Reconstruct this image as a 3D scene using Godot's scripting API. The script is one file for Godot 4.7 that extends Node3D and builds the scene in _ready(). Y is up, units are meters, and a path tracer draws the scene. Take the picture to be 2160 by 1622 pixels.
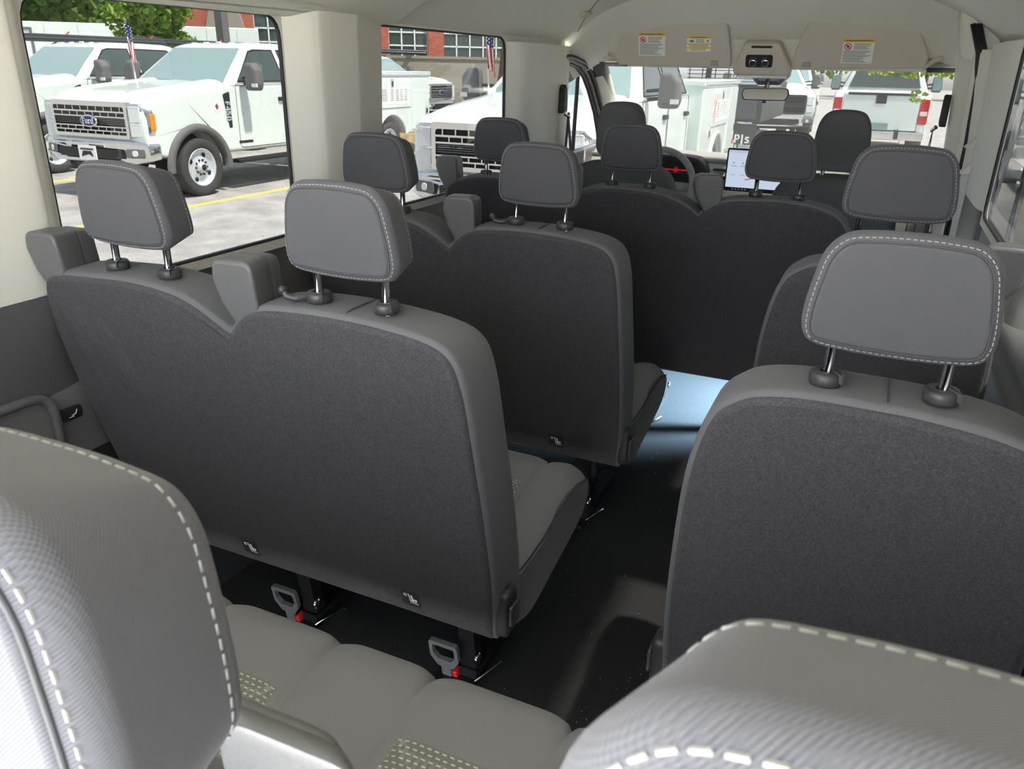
extends Node3D
# Interior of a passenger van seen from behind its last bench, and the truck yard around it.
# x = right, y = up, -z = towards the windscreen; the van floor is y = 0 and the yard lies at y = GY.

const GY := -0.5
const SLOPE := 0.222            # recline of every seat back
const EXPOSURE := 16.5
const SKY_ENERGY := 1.3
const SUN_ENERGY := 2.2
const SUN_PITCH := -60.0
const SUN_YAW := 78.0
const GLASS_SIDE := 0.955
const GLASS_FRONT := 0.948
const LAMP_ENERGY := 3.5
var M := {}
var taken := {}

class Geo:
	var st := SurfaceTool.new()
	static var tall := false           # vehicles: cab and bonnet stand a little higher on their wheels
	func put(v: Vector3):
		if tall: v.y += 0.09 * smoothstep(1.08, 1.42, v.y)
		st.add_vertex(v)
	func _init():
		st.begin(Mesh.PRIMITIVE_TRIANGLES)
		st.set_smooth_group(0)
	func smooth(on: bool):
		st.set_smooth_group(0 if on else 0xFFFFFFFF)
	func tri(a: Vector3, b: Vector3, c: Vector3):
		put(a); put(b); put(c)
	func quad(a: Vector3, b: Vector3, c: Vector3, d: Vector3):
		tri(a, b, c); tri(a, c, d)
	func quad_uv(a: Vector3, b: Vector3, c: Vector3, d: Vector3):   # a = top left, clockwise
		var p := [a, b, c, a, c, d]
		var u := [Vector2(0, 0), Vector2(1, 0), Vector2(1, 1), Vector2(0, 0), Vector2(1, 1), Vector2(0, 1)]
		for i in 6:
			st.set_uv(u[i]); put(p[i])
	func box(c: Vector3, s: Vector3, b := Basis()):
		smooth(false)
		var h := s * 0.5
		var v := []
		for i in 8:
			v.append(c + b * Vector3(h.x if i & 1 else -h.x, h.y if i & 2 else -h.y, h.z if i & 4 else -h.z))
		for f in [[0, 2, 3, 1], [5, 7, 6, 4], [4, 6, 2, 0], [1, 3, 7, 5], [2, 6, 7, 3], [4, 0, 1, 5]]:
			quad(v[f[0]], v[f[1]], v[f[2]], v[f[3]])
		smooth(true)
	func grid(nu: int, nv: int, f: Callable, flip := false):
		var g := []
		for i in nu + 1:
			var row := []
			for j in nv + 1:
				row.append(f.call(float(i) / nu, float(j) / nv))
			g.append(row)
		for i in nu:
			for j in nv:
				if flip: quad(g[i][j], g[i + 1][j], g[i + 1][j + 1], g[i][j + 1])
				else: quad(g[i][j], g[i][j + 1], g[i + 1][j + 1], g[i + 1][j])
	func skin(rings: Array, closed := true):
		for k in rings.size() - 1:
			var a: Array = rings[k]
			var b: Array = rings[k + 1]
			var n := a.size()
			for i in (n if closed else n - 1):
				var j := (i + 1) % n
				quad(a[i], b[i], b[j], a[j])
	func cap(ring2d: PackedVector2Array, ring: Array, flip: bool):
		var t := Geometry2D.triangulate_polygon(ring2d)
		if t.is_empty():
			var clean := PackedVector2Array()
			var idx := []
			for i in ring2d.size():
				if clean.is_empty() or ring2d[i].distance_to(clean[clean.size() - 1]) > 1e-5:
					clean.append(ring2d[i]); idx.append(i)
			var t2 := Geometry2D.triangulate_polygon(clean)
			if t2.is_empty(): print("no cap for outline of ", ring2d.size())
			for k in t2: t.append(idx[k])
		for i in range(0, t.size(), 3):
			if flip: tri(ring[t[i]], ring[t[i + 2]], ring[t[i + 1]])
			else: tri(ring[t[i]], ring[t[i + 1]], ring[t[i + 2]])
	# a plate with rounded rims: outline in (u, v), thick from w0 to w1, rim radii r0 and r1; at(u, v, w) places it
	func slab(o: PackedVector2Array, w0: float, w1: float, r0: float, r1: float, at: Callable, seg := 4, shrink0 := 0.0, shrink1 := 0.0):
		var nrm := Geo.normals(o)
		var rings := []
		for s in 2:
			var r := r0 if s == 0 else r1
			var sh := shrink0 if s == 0 else shrink1
			for k in seg + 1:
				var a := (float(k) / seg if s == 0 else 1.0 - float(k) / seg) * PI / 2
				var inset := r * (1.0 - sin(a)) + sh
				var w := (w0 + r * (1.0 - cos(a))) if s == 0 else (w1 - r * (1.0 - cos(a)))
				var ring := []
				for i in o.size():
					var q := o[i] - nrm[i] * inset
					ring.append(at.call(q.x, q.y, w))
				rings.append(ring)
		skin(rings)
		smooth(false)
		cap(o, rings[0], true)
		cap(o, rings[rings.size() - 1], false)
		smooth(true)
	static func normals(o: PackedVector2Array) -> PackedVector2Array:
		var out := PackedVector2Array()
		var n := o.size()
		var area := 0.0
		for i in n:
			area += o[i].cross(o[(i + 1) % n])
		var sgn := 1.0 if area > 0 else -1.0
		for i in n:
			var a := (o[i] - o[(i + n - 1) % n]).normalized()
			var b := (o[(i + 1) % n] - o[i]).normalized()
			var t := a + b
			if t.length() < 1e-5: t = a
			t = t.normalized()
			out.append(Vector2(t.y, -t.x) * sgn)
		return out
	# flat-sided prism of an outline
	func prism(o: PackedVector2Array, w0: float, w1: float, at: Callable, sharp := true):
		smooth(not sharp)
		var a := []
		var b := []
		for p in o:
			a.append(at.call(p.x, p.y, w0)); b.append(at.call(p.x, p.y, w1))
		skin([a, b])
		smooth(false)
		cap(o, a, true); cap(o, b, false)
		smooth(true)
	# a plate with a hole; both outlines have the same number of points
	func frame(o: PackedVector2Array, h: PackedVector2Array, w0: float, w1: float, at: Callable):
		smooth(false)
		var r := []
		for e in [[o, w0], [o, w1], [h, w1], [h, w0], [o, w0]]:
			var ring := []
			for p in e[0]:
				ring.append(at.call(p.x, p.y, e[1]))
			r.append(ring)
		skin(r)
		smooth(true)
	func tube(path: Array, r: float, n := 8, closed := false):
		var m := path.size()
		var rings := []
		var up := Vector3.UP
		for i in m:
			var a: Vector3 = path[(i + m - 1) % m] if closed or i > 0 else path[0]
			var b: Vector3 = path[(i + 1) % m] if closed or i < m - 1 else path[m - 1]
			var t := (b - a).normalized()
			if absf(t.dot(up)) > 0.95: up = Vector3.RIGHT if absf(t.x) < 0.9 else Vector3.FORWARD
			var x := up.cross(t).normalized()
			var y := t.cross(x)
			up = y
			var ring := []
			for k in n:
				var an := TAU * k / n
				ring.append(path[i] + (x * cos(an) + y * sin(an)) * r)
			rings.append(ring)
		if closed: rings.append(rings[0])
		skin(rings)
		if not closed:
			for e in [0, m - 1]:
				for k in range(1, n - 1):
					if e == 0: tri(rings[e][0], rings[e][k + 1], rings[e][k])
					else: tri(rings[e][0], rings[e][k], rings[e][k + 1])
	# profile of (radius, height) turned about the z axis of b at c
	func lathe(prof: Array, c: Vector3, b := Basis(), n := 24):
		var rings := []
		for p in prof:
			var ring := []
			for k in n:
				var an := TAU * k / n
				ring.append(c + b * Vector3(cos(an) * p.x, sin(an) * p.x, p.y))
			rings.append(ring)
		skin(rings)
	func done(material: Material) -> ArrayMesh:
		st.generate_normals()
		var m := st.commit()
		m.surface_set_material(0, material)
		return m

# ---------- outlines ----------
func rrect(x0: float, y0: float, x1: float, y1: float, r: float, seg := 5) -> PackedVector2Array:
	return rpoly([[x0, y0, r], [x1, y0, r], [x1, y1, r], [x0, y1, r]], seg)

func rpoly(pts: Array, seg := 5) -> PackedVector2Array:      # [x, y, radius] corners, anticlockwise
	var out := PackedVector2Array()
	var n := pts.size()
	for i in n:
		var p := Vector2(pts[i][0], pts[i][1])
		var a := Vector2(pts[(i + n - 1) % n][0], pts[(i + n - 1) % n][1]) - p
		var b := Vector2(pts[(i + 1) % n][0], pts[(i + 1) % n][1]) - p
		var r: float = pts[i][2]
		var ang := absf(a.angle_to(b))
		var d := minf(r / tan(ang / 2), minf(a.length(), b.length()) * 0.49)
		if r <= 0.0: d = 0.0001
		var p0 := p + a.normalized() * d
		var p1 := p + b.normalized() * d
		for k in seg + 1:
			var t := float(k) / seg
			out.append(p0.lerp(p, t).lerp(p.lerp(p1, t), t))
	return out

func curve2(pts: Array, seg := 4, closed := true) -> PackedVector2Array:   # Catmull-Rom; a third value of 1 makes a sharp point
	var out := PackedVector2Array()
	var n := pts.size()
	for i in (n if closed else n - 1):
		var p1 := Vector2(pts[i][0], pts[i][1])
		var p2 := Vector2(pts[(i + 1) % n][0], pts[(i + 1) % n][1])
		var sharp1: bool = pts[i].size() > 2 and pts[i][2] > 0
		var sharp2: bool = pts[(i + 1) % n].size() > 2 and pts[(i + 1) % n][2] > 0
		var p0 := p1 * 2 - p2 if sharp1 or (not closed and i == 0) else Vector2(pts[(i + n - 1) % n][0], pts[(i + n - 1) % n][1])
		var p3 := p2 * 2 - p1 if sharp2 or (not closed and i == n - 2) else Vector2(pts[(i + 2) % n][0], pts[(i + 2) % n][1])
		for k in seg:
			out.append(p1.cubic_interpolate(p2, p0, p3, float(k) / seg))
	if not closed: out.append(Vector2(pts[n - 1][0], pts[n - 1][1]))
	return out

func sm(a: float, b: float, x: float) -> float:
	return smoothstep(a, b, x)

# ---------- scene helpers ----------
func numbered(n: String) -> String:
	if not taken.has(n):
		taken[n] = 0
		return n
	taken[n] += 1
	return "%s_%03d" % [n, taken[n]]

func tag(o: Node, label: String, category: String, group := "", kind := ""):
	if label != "": o.set_meta("label", label)
	if category != "": o.set_meta("category", category)
	if group != "": o.set_meta("group", group)
	if kind != "": o.set_meta("kind", kind)

func thing(called: String, label: String, category: String, at := Vector3.ZERO, turn := 0.0, group := "") -> Node3D:
	var o := Node3D.new()
	o.name = numbered(called)
	add_child(o)
	o.position = at
	o.rotation.y = turn
	tag(o, label, category, group)
	return o

func part(called: String, g: Geo, material: Material, parent: Node) -> MeshInstance3D:
	var o := MeshInstance3D.new()
	o.mesh = g.done(material)
	o.name = called
	parent.add_child(o, true)
	return o

func mesh_part(called: String, mesh: Mesh, parent: Node, at := Vector3.ZERO) -> MeshInstance3D:
	var o := MeshInstance3D.new()
	o.mesh = mesh
	o.name = called
	parent.add_child(o, true)
	o.position = at
	return o

func single(called: String, g: Geo, material: Material, label: String, category: String, group := "", kind := "") -> MeshInstance3D:
	var o := part(numbered(called), g, material, self)
	tag(o, label, category, group, kind)
	return o

func setting(called: String, g: Geo, material: Material) -> MeshInstance3D:
	var o := part(numbered(called), g, material, self)
	o.set_meta("kind", "structure")
	return o

func copy(o: Node3D, called: String, label: String) -> Node3D:
	var c: Node3D = o.duplicate()
	c.name = numbered(called)
	add_child(c)
	c.set_meta("label", label)
	return c

func wording(text: String, size: float, depth: float, material: Material, called: String, parent: Node, xf: Transform3D, font := "Droid Sans", bold := true) -> MeshInstance3D:
	var f := SystemFont.new()
	f.font_names = PackedStringArray([font])
	f.font_weight = 700 if bold else 400
	var t := TextMesh.new()
	t.text = text
	t.font = f
	t.font_size = 32
	t.pixel_size = size / 32.0
	t.depth = depth
	t.curve_step = 2.0
	t.material = material
	var o := mesh_part(called, t, parent)
	o.transform = xf
	return o

# ---------- materials ----------
func mat(called: String, c: Color, rough := 0.6, metal := 0.0, spec := 0.5) -> StandardMaterial3D:
	var m := StandardMaterial3D.new()
	m.resource_name = called
	m.albedo_color = c
	m.roughness = rough
	m.metallic = metal
	m.metallic_specular = spec
	M[called] = m
	return m

func rng_of(n: int) -> RandomNumberGenerator:
	var r := RandomNumberGenerator.new()
	r.seed = n
	return r

func tex(img: Image) -> ImageTexture:
	img.generate_mipmaps()
	return ImageTexture.create_from_image(img)

func speckle(size: int, lo: float, hi: float, blur: int, seed_: int) -> Image:
	var r := rng_of(seed_)
	var img := Image.create(size, size, false, Image.FORMAT_RGB8)
	for y in size:
		for x in size:
			var v := lo + (hi - lo) * r.randf()
			img.set_pixel(x, y, Color(v, v, v))
	if blur > 0:
		img.resize(size / blur, size / blur, Image.INTERPOLATE_BILINEAR)
		img.resize(size, size, Image.INTERPOLATE_CUBIC)
	return img

func triplanar(m: StandardMaterial3D, img: Image, tile: float, bump_cm := 0.0, bump_img: Image = null):
	m.albedo_texture = tex(img)
	m.uv1_triplanar = true
	m.uv1_scale = Vector3.ONE / tile
	m.texture_filter = BaseMaterial3D.TEXTURE_FILTER_LINEAR_WITH_MIPMAPS
	if bump_cm > 0.0:
		m.heightmap_enabled = true
		m.heightmap_scale = bump_cm
		m.heightmap_texture = tex(bump_img if bump_img else img.duplicate())

func make_materials():
	# twill: fine diagonal ribs with thread to thread variation
	var r := rng_of(11)
	var tw := Image.create(128, 128, false, Image.FORMAT_RGB8)
	for y in 128:
		for x in 128:
			var ph := fposmod(float(x + y), 16.0) / 16.0
			var rib := 0.5 + 0.5 * sin(ph * TAU)
			var v := 0.66 + 0.26 * rib + 0.16 * (r.randf() - 0.5)
			tw.set_pixel(x, y, Color(v, v, v))
	var felt := speckle(256, 0.55, 1.0, 0, 5)
	var felt2 := speckle(256, 0.5, 1.0, 2, 6)
	felt.blend_rect(felt2, Rect2i(0, 0, 0, 0), Vector2i.ZERO)
	for y in 256:
		for x in 256:
			felt.set_pixel(x, y, felt.get_pixel(x, y).lerp(felt2.get_pixel(x, y), 0.55))
	var weave := Image.create(128, 128, false, Image.FORMAT_RGB8)
	for y in 128:
		for x in 128:
			var v := 0.86 + 0.07 * sin(x * TAU / 8.0) * sin(y * TAU / 8.0) + 0.1 * (r.randf() - 0.5)
			weave.set_pixel(x, y, Color(v, v, v))
	var m := mat("headrest_twill", Color(0.395, 0.395, 0.415), 0.85, 0.0, 0.3)
	triplanar(m, tw, 0.0145, 0.03)
	m.rim_enabled = true; m.rim = 0.35; m.rim_tint = 0.5
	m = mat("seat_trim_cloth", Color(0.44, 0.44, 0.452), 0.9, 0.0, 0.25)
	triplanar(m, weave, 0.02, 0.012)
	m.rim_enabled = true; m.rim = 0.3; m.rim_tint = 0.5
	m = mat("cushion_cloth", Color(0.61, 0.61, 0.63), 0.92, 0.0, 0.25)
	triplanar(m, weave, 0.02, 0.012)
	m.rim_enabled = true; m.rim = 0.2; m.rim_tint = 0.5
	m = mat("seat_back_felt", Color(0.375, 0.37, 0.385), 0.97, 0.0, 0.15)
	triplanar(m, felt, 0.22, 0.05)
	m.rim_enabled = true; m.rim = 0.25; m.rim_tint = 0.3
	m = mat("front_seat_cloth", Color(0.43, 0.43, 0.425), 0.9, 0.0, 0.25)
	triplanar(m, weave, 0.02)
	mat("wing_vinyl", Color(0.40, 0.40, 0.40), 0.42, 0.0, 0.5)
	var leather := speckle(256, 0.8, 1.0, 4, 9)
	triplanar(M.wing_vinyl, leather, 0.05, 0.02)
	mat("stitch_thread", Color(0.54, 0.54, 0.53), 0.8)
	mat("seam_cord", Color(0.26, 0.26, 0.27), 0.85)
	mat("chrome_rod", Color(0.86, 0.87, 0.88), 0.16, 1.0)
	mat("black_plastic", Color(0.2, 0.2, 0.205), 0.45)
	mat("black_metal", Color(0.14, 0.14, 0.145), 0.35, 0.4)
	mat("grey_plastic", Color(0.36, 0.36, 0.365), 0.5)
	mat("red_strap", Color(0.75, 0.06, 0.07), 0.6)
	m = mat("carpet_black", Color(0.25, 0.25, 0.25), 1.0, 0.0, 0.15)
	triplanar(m, felt, 0.16, 0.08)
	# van trim
	m = mat("trim_beige", Color(0.88, 0.865, 0.825), 0.55, 0.0, 0.4)
	triplanar(m, speckle(256, 0.95, 1.0, 2, 21), 0.05)
	m = mat("headliner_cloth", Color(0.91, 0.90, 0.85), 0.95, 0.0, 0.2)
	triplanar(m, speckle(256, 0.93, 1.0, 2, 22), 0.04, 0.01)
	m = mat("trim_charcoal", Color(0.42, 0.415, 0.42), 0.45, 0.0, 0.5)
	triplanar(m, speckle(256, 0.92, 1.0, 2, 23), 0.04)
	m = mat("visor_vinyl", Color(0.80, 0.765, 0.715), 0.8, 0.0, 0.3)
	mat("rubber_black", Color(0.12, 0.12, 0.13), 0.6)
	mat("rubber_grey", Color(0.36, 0.37, 0.37), 0.6)
	mat("belt_webbing", Color(0.27, 0.25, 0.29), 0.75)
	m = mat("mirror_glass", Color(0.9, 0.9, 0.9), 0.02, 1.0)
	m = mat("side_glass", Color(0.05, 0.085, 0.07, GLASS_SIDE), 0.0)
	m.transparency = BaseMaterial3D.TRANSPARENCY_ALPHA
	m = mat("front_glass", Color(0.08, 0.11, 0.1, GLASS_FRONT), 0.0)
	m.transparency = BaseMaterial3D.TRANSPARENCY_ALPHA
	m = mat("lamp_glow", Color(0.9, 0.95, 1.0), 0.4)
	m.emission_enabled = true; m.emission = Color(0.8, 0.92, 1.0); m.emission_energy_multiplier = 0.3
	mat("dash_grey", Color(0.58, 0.58, 0.57), 0.6)
	mat("dash_pale", Color(0.66, 0.655, 0.63), 0.55)
	# vehicles and yard
	m = mat("paint_white", Color(0.87, 0.915, 0.89), 0.25, 0.0, 0.5)
	m.clearcoat_enabled = true; m.clearcoat = 0.6; m.clearcoat_roughness = 0.06
	mat("truck_glass", Color(0.52, 0.62, 0.61), 0.04, 0.0, 0.6)
	mat("truck_glass_dark", Color(0.25, 0.30, 0.29), 0.05, 0.0, 0.6)
	mat("flare_grey", Color(0.40, 0.40, 0.40), 0.7)
	mat("tyre_rubber", Color(0.235, 0.235, 0.24), 0.85)
	mat("wheel_well", Color(0.13, 0.14, 0.14), 0.9)
	mat("rim_steel", Color(0.80, 0.83, 0.86), 0.35, 0.35)
	mat("chrome", Color(0.88, 0.88, 0.87), 0.1, 1.0)
	mat("lamp_lens", Color(0.86, 0.88, 0.88), 0.1)
	mat("amber_lens", Color(0.95, 0.55, 0.05), 0.2)
	mat("red_lens", Color(0.78, 0.05, 0.08), 0.2)
	mat("emblem_blue", Color(0.05, 0.13, 0.36), 0.2)
	mat("print_white", Color(0.95, 0.95, 0.95), 0.6)
	mat("print_dark", Color(0.12, 0.12, 0.12), 0.6)
	mat("body_black", Color(0.22, 0.24, 0.24), 0.4)
	mat("body_dark_panel", Color(0.3, 0.33, 0.33), 0.5)
	mat("orange_tape", Color(0.85, 0.36, 0.14), 0.6)
	mat("yellow_paint", Color(0.93, 0.80, 0.35), 0.8)
	mat("flag_red", Color(0.72, 0.11, 0.16), 0.9)
	mat("flag_white", Color(0.93, 0.92, 0.92), 0.9)
	mat("flag_blue", Color(0.14, 0.17, 0.38), 0.9)
	mat("pole_white", Color(0.9, 0.9, 0.9), 0.5)
	mat("concrete", Color(0.66, 0.64, 0.58), 0.95)
	triplanar(M.concrete, speckle(256, 0.75, 1.0, 4, 31), 1.2)
	mat("trunk_bark", Color(0.36, 0.29, 0.22), 0.95)
	mat("timber", Color(0.62, 0.47, 0.35), 0.9)
	triplanar(M.timber, speckle(128, 0.7, 1.0, 4, 33), 0.3)
	mat("timber_dark", Color(0.45, 0.35, 0.28), 0.9)
	mat("rock", Color(0.72, 0.62, 0.43), 0.95)
	triplanar(M.rock, speckle(128, 0.7, 1.0, 4, 34), 0.4)
	mat("mortar", Color(0.62, 0.52, 0.46), 0.95)
	var br := Image.create(256, 256, false, Image.FORMAT_RGB8)   # far masonry: bricks too small to tell apart
	var rb := rng_of(40)
	for by in 32:
		for bx in 12:
			var c := Color(0.72, 0.42, 0.33).lerp(Color(0.62, 0.34, 0.28), rb.randf())
			br.fill_rect(Rect2i((bx * 22 + (11 if by % 2 else 0)) % 256, by * 8, 22, 8), c)
	m = mat("brick_far", Color(1, 1, 1), 0.95)
	triplanar(m, br, 2.4)
	m = mat("asphalt", Color(0.79, 0.785, 0.775), 0.95, 0.0, 0.3)
	var n := FastNoiseLite.new()
	n.seed = 4; n.frequency = 0.02; n.fractal_octaves = 4
	var nt := n.get_seamless_image(512, 512)
	var asp := Image.create(512, 512, false, Image.FORMAT_RGB8)
	var ra := rng_of(44)
	for y in 512:
		for x in 512:
			var v := 0.72 + 0.2 * nt.get_pixel(x, y).r + 0.14 * (ra.randf() - 0.5)
			asp.set_pixel(x, y, Color(v, v, v * 0.985))
	triplanar(m, asp, 6.0, 0.3)
	mat("leaf_green", Color(0.45, 0.57, 0.20), 0.7)
	mat("leaf_dark", Color(0.34, 0.45, 0.19), 0.7)
	mat("leaf_yellow", Color(0.62, 0.68, 0.22), 0.7)
	for k in ["leaf_green", "leaf_dark", "leaf_yellow"]:
		M[k].backlight_enabled = true
		M[k].backlight = Color(0.35, 0.42, 0.12)
		M[k].cull_mode = BaseMaterial3D.CULL_DISABLED
	mat("dry_grass", Color(0.60, 0.46, 0.22), 0.95)

func _ready():
	var cam := Camera3D.new()
	cam.name = "camera"
	add_child(cam)
	cam.position = Vector3(0.5535, 1.3405, 0.9813)
	cam.rotation_order = EULER_ORDER_YXZ
	cam.rotation_degrees = Vector3(-22.161, 24.003, 1.187)
	cam.fov = 52.586
	cam.near = 0.01
	var lens := CameraAttributesPhysical.new()     # a small phone aperture: only the nearest cloth goes soft
	lens.frustum_focal_length = 24.29
	lens.frustum_focus_distance = 1.5
	lens.frustum_near = 0.01
	lens.frustum_far = 500.0
	lens.exposure_aperture = 20.0
	cam.attributes = lens
	cam.far = 500.0
	var we := WorldEnvironment.new()
	we.name = "environment"
	var e := Environment.new()
	e.background_mode = Environment.BG_SKY
	var sk := ProceduralSkyMaterial.new()
	sk.sky_top_color = Color(0.76, 0.81, 0.88)
	sk.sky_horizon_color = Color(0.93, 0.95, 0.97)
	sk.ground_horizon_color = Color(0.75, 0.75, 0.73)
	sk.ground_bottom_color = Color(0.5, 0.5, 0.48)
	sk.sky_energy_multiplier = 1.0
	sk.use_debanding = false
	var sky := Sky.new()
	sky.sky_material = sk
	e.sky = sky
	e.background_energy_multiplier = SKY_ENERGY
	e.tonemap_mode = Environment.TONE_MAPPER_LINEAR
	e.tonemap_exposure = EXPOSURE
	e.sdfgi_enabled = true
	e.ssao_enabled = true
	e.ssil_enabled = true
	we.environment = e
	add_child(we)
	var sun := DirectionalLight3D.new()
	sun.name = "sun"
	sun.light_color = Color(1.0, 0.975, 0.935)
	sun.light_energy = SUN_ENERGY
	sun.light_angular_distance = 2.5
	sun.shadow_enabled = true
	add_child(sun)
	sun.rotation_degrees = Vector3(SUN_PITCH, SUN_YAW, 0)

	make_materials()
	build_shell()
	build_yard()
	build_seats()
	build_fittings()

# ---------- seats ----------
var shared := {}

func lean(u: float, v: float, w: float) -> Vector3:
	return Vector3(u, v, w + (v - 0.95) * SLOPE)

func stitch_ring(o: PackedVector2Array, inset: float, w: float, at: Callable, size: Vector3, step: float, from_t := 0.0, to_t := 1.0) -> Geo:
	var g := Geo.new()
	var nrm := Geo.normals(o)
	var pts := []
	for i in o.size():
		var q := o[i] - nrm[i] * inset
		pts.append(at.call(q.x, q.y, w))
	var total := 0.0
	var acc := [0.0]
	for i in pts.size():
		total += pts[i].distance_to(pts[(i + 1) % pts.size()])
		acc.append(total)
	var n := int(total / step)
	var centre := Vector3.ZERO
	for p in pts: centre += p / pts.size()
	var seg := 0
	for k in n:
		var s := (k + 0.5) * step
		if s < from_t * total or s > to_t * total: continue
		while acc[seg + 1] < s: seg += 1
		var a: Vector3 = pts[seg]
		var b: Vector3 = pts[(seg + 1) % pts.size()]
		var p := a.lerp(b, (s - acc[seg]) / maxf(acc[seg + 1] - acc[seg], 1e-6))
		var t := (b - a).normalized()
		var out := (p - centre)
		out = (out - t * out.dot(t)).normalized()
		g.box(p, size, Basis(t, out, t.cross(out)))
	return g

func headrest_parts():
	if shared.has("headrest"): return
	var o := curve2([[-0.088, 0.040], [-0.05, 0.0345], [0.0, 0.033], [0.05, 0.0345], [0.088, 0.040], [0.1015, 0.057], [0.1025, 0.085], [0.0965, 0.125], [0.088, 0.156], [0.068, 0.1765], [0.035, 0.182], [0.0, 0.183], [-0.035, 0.182], [-0.068, 0.1765], [-0.088, 0.156], [-0.0965, 0.125], [-0.1025, 0.085], [-0.1015, 0.057]], 4)
	var at := func(u, v, w): return Vector3(u, v, w + (v - 0.1) * 0.10)
	var g := Geo.new()
	g.slab(o, -0.048, 0.035, 0.011, 0.016, at, 7, 0.0155, 0.0)
	shared.headrest = g.done(M.headrest_twill)
	# rear face panel, raised a little inside its seam
	g = Geo.new()
	g.slab(o, 0.030, 0.0372, 0.001, 0.004, at, 3, 0.0115, 0.0115)
	shared.face = g.done(M.headrest_twill)
	g = Geo.new()
	var nrm := Geo.normals(o)
	var path := []
	for i in o.size():
		var q := o[i] - nrm[i] * 0.0108
		path.append(at.call(q.x, q.y, 0.0345))
	g.tube(path, 0.0012, 6, true)
	shared.seam = g.done(M.seam_cord)
	g = stitch_ring(o, 0.0062, 0.0318, at, Vector3(0.0044, 0.0011, 0.0011), 0.0068)
	var front := stitch_ring(o, 0.0150, -0.0355, at, Vector3(0.0046, 0.0009, 0.0011), 0.0068)
	g.st.append_from(front.st.commit(), 0, Transform3D())
	shared.stitching = g.done(M.stitch_thread)
	g = Geo.new()
	g.tube([Vector3(0, -0.05, 0), Vector3(0, 0.055, 0.0)], 0.0066, 12)
	shared.post = g.done(M.chrome_rod)
	g = Geo.new()
	var up := Basis(Vector3(1, 0, 0), Vector3(0, 0, -1), Vector3(0, 1, 0))
	g.lathe([Vector2(0.0, -0.016), Vector2(0.019, -0.016), Vector2(0.0205, -0.012), Vector2(0.0205, -0.003), Vector2(0.018, 0.001), Vector2(0.010, 0.002), Vector2(0.0085, 0.0)], Vector3.ZERO, up, 20)
	shared.collar = g.done(M.black_plastic)
	g = Geo.new()
	g.box(Vector3(0.012, -0.003, 0.008), Vector3(0.002, 0.011, 0.026), Basis(Vector3.UP, 0.6))
	shared.slit = g.done(M.seam_cord)
	g = Geo.new()
	g.tube([Vector3(-0.012, -0.006, 0.012), Vector3(-0.03, -0.010, 0.020), Vector3(-0.047, -0.008, 0.022), Vector3(-0.055, 0.001, 0.021)], 0.0062, 10)
	g.lathe([Vector2(0.0, -0.008), Vector2(0.006, -0.006), Vector2(0.008, 0.0), Vector2(0.006, 0.006), Vector2(0.0, 0.008)], Vector3(-0.055, 0.001, 0.021), Basis(), 12)
	shared.lever = g.done(M.black_plastic)

func add_headrest(seat: Node3D, x: float, lift := 0.0, lever := false, back := 0.0, nod := 0.0):
	headrest_parts()
	var h := mesh_part("headrest", shared.headrest, seat, Vector3(x, 1.0 + lift, back))
	h.rotation.x = nod
	mesh_part("rear_panel", shared.face, h)
	mesh_part("seam", shared.seam, h)
	mesh_part("stitching", shared.stitching, h).set_meta("kind", "stuff")
	for s in [-1, 1]:
		mesh_part("post", shared.post, h, Vector3(s * 0.064, -lift, 0.0))
		if lift > 0.0:
			mesh_part("post", shared.post, h, Vector3(s * 0.064, -0.01, 0.0))
		var c := mesh_part("post_collar", shared.collar, seat, Vector3(x + s * 0.064, 1.0, 0))
		mesh_part("slit", shared.slit, c)
	if lever:
		mesh_part("release_lever", shared.lever, seat, Vector3(x - 0.064, 1.0, 0))

func add_wing(seat: Node3D, x: float, side: float, back := 0.0, deep := 1.0):
	if not shared.has("wing%d" % int(side)):
		var o := rpoly([[-0.247, 1.010, 0.025], [-0.236, 0.970, 0.04], [-0.210, 0.925, 0.02], [-0.190, 0.925, 0.02], [-0.158, 0.960, 0.03], [-0.158, 1.046, 0.018], [-0.240, 1.044, 0.022]], 4)
		var g := Geo.new()
		var at := func(u, v, w): return Vector3((u + (w - 0.04) * 0.28) * -side, v - maxf(0.0, -w) * 0.12, w + (v - 0.98) * 0.10)
		g.slab(o, -0.020, 0.042, 0.003, 0.0075, at, 5)
		shared["wing%d" % int(side)] = g.done(M.wing_vinyl)
		g = Geo.new()
		g.slab(o, -0.064, -0.0215, 0.0075, 0.003, at, 4, 0.001, 0.001)
		shared["wingf%d" % int(side)] = g.done(M.wing_vinyl)
	var w := mesh_part("shoulder_wing", shared["wing%d" % int(side)], seat, Vector3(x, 0, back))
	w.scale.z = deep
	mesh_part("wing_front", shared["wingf%d" % int(side)], w)

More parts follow.
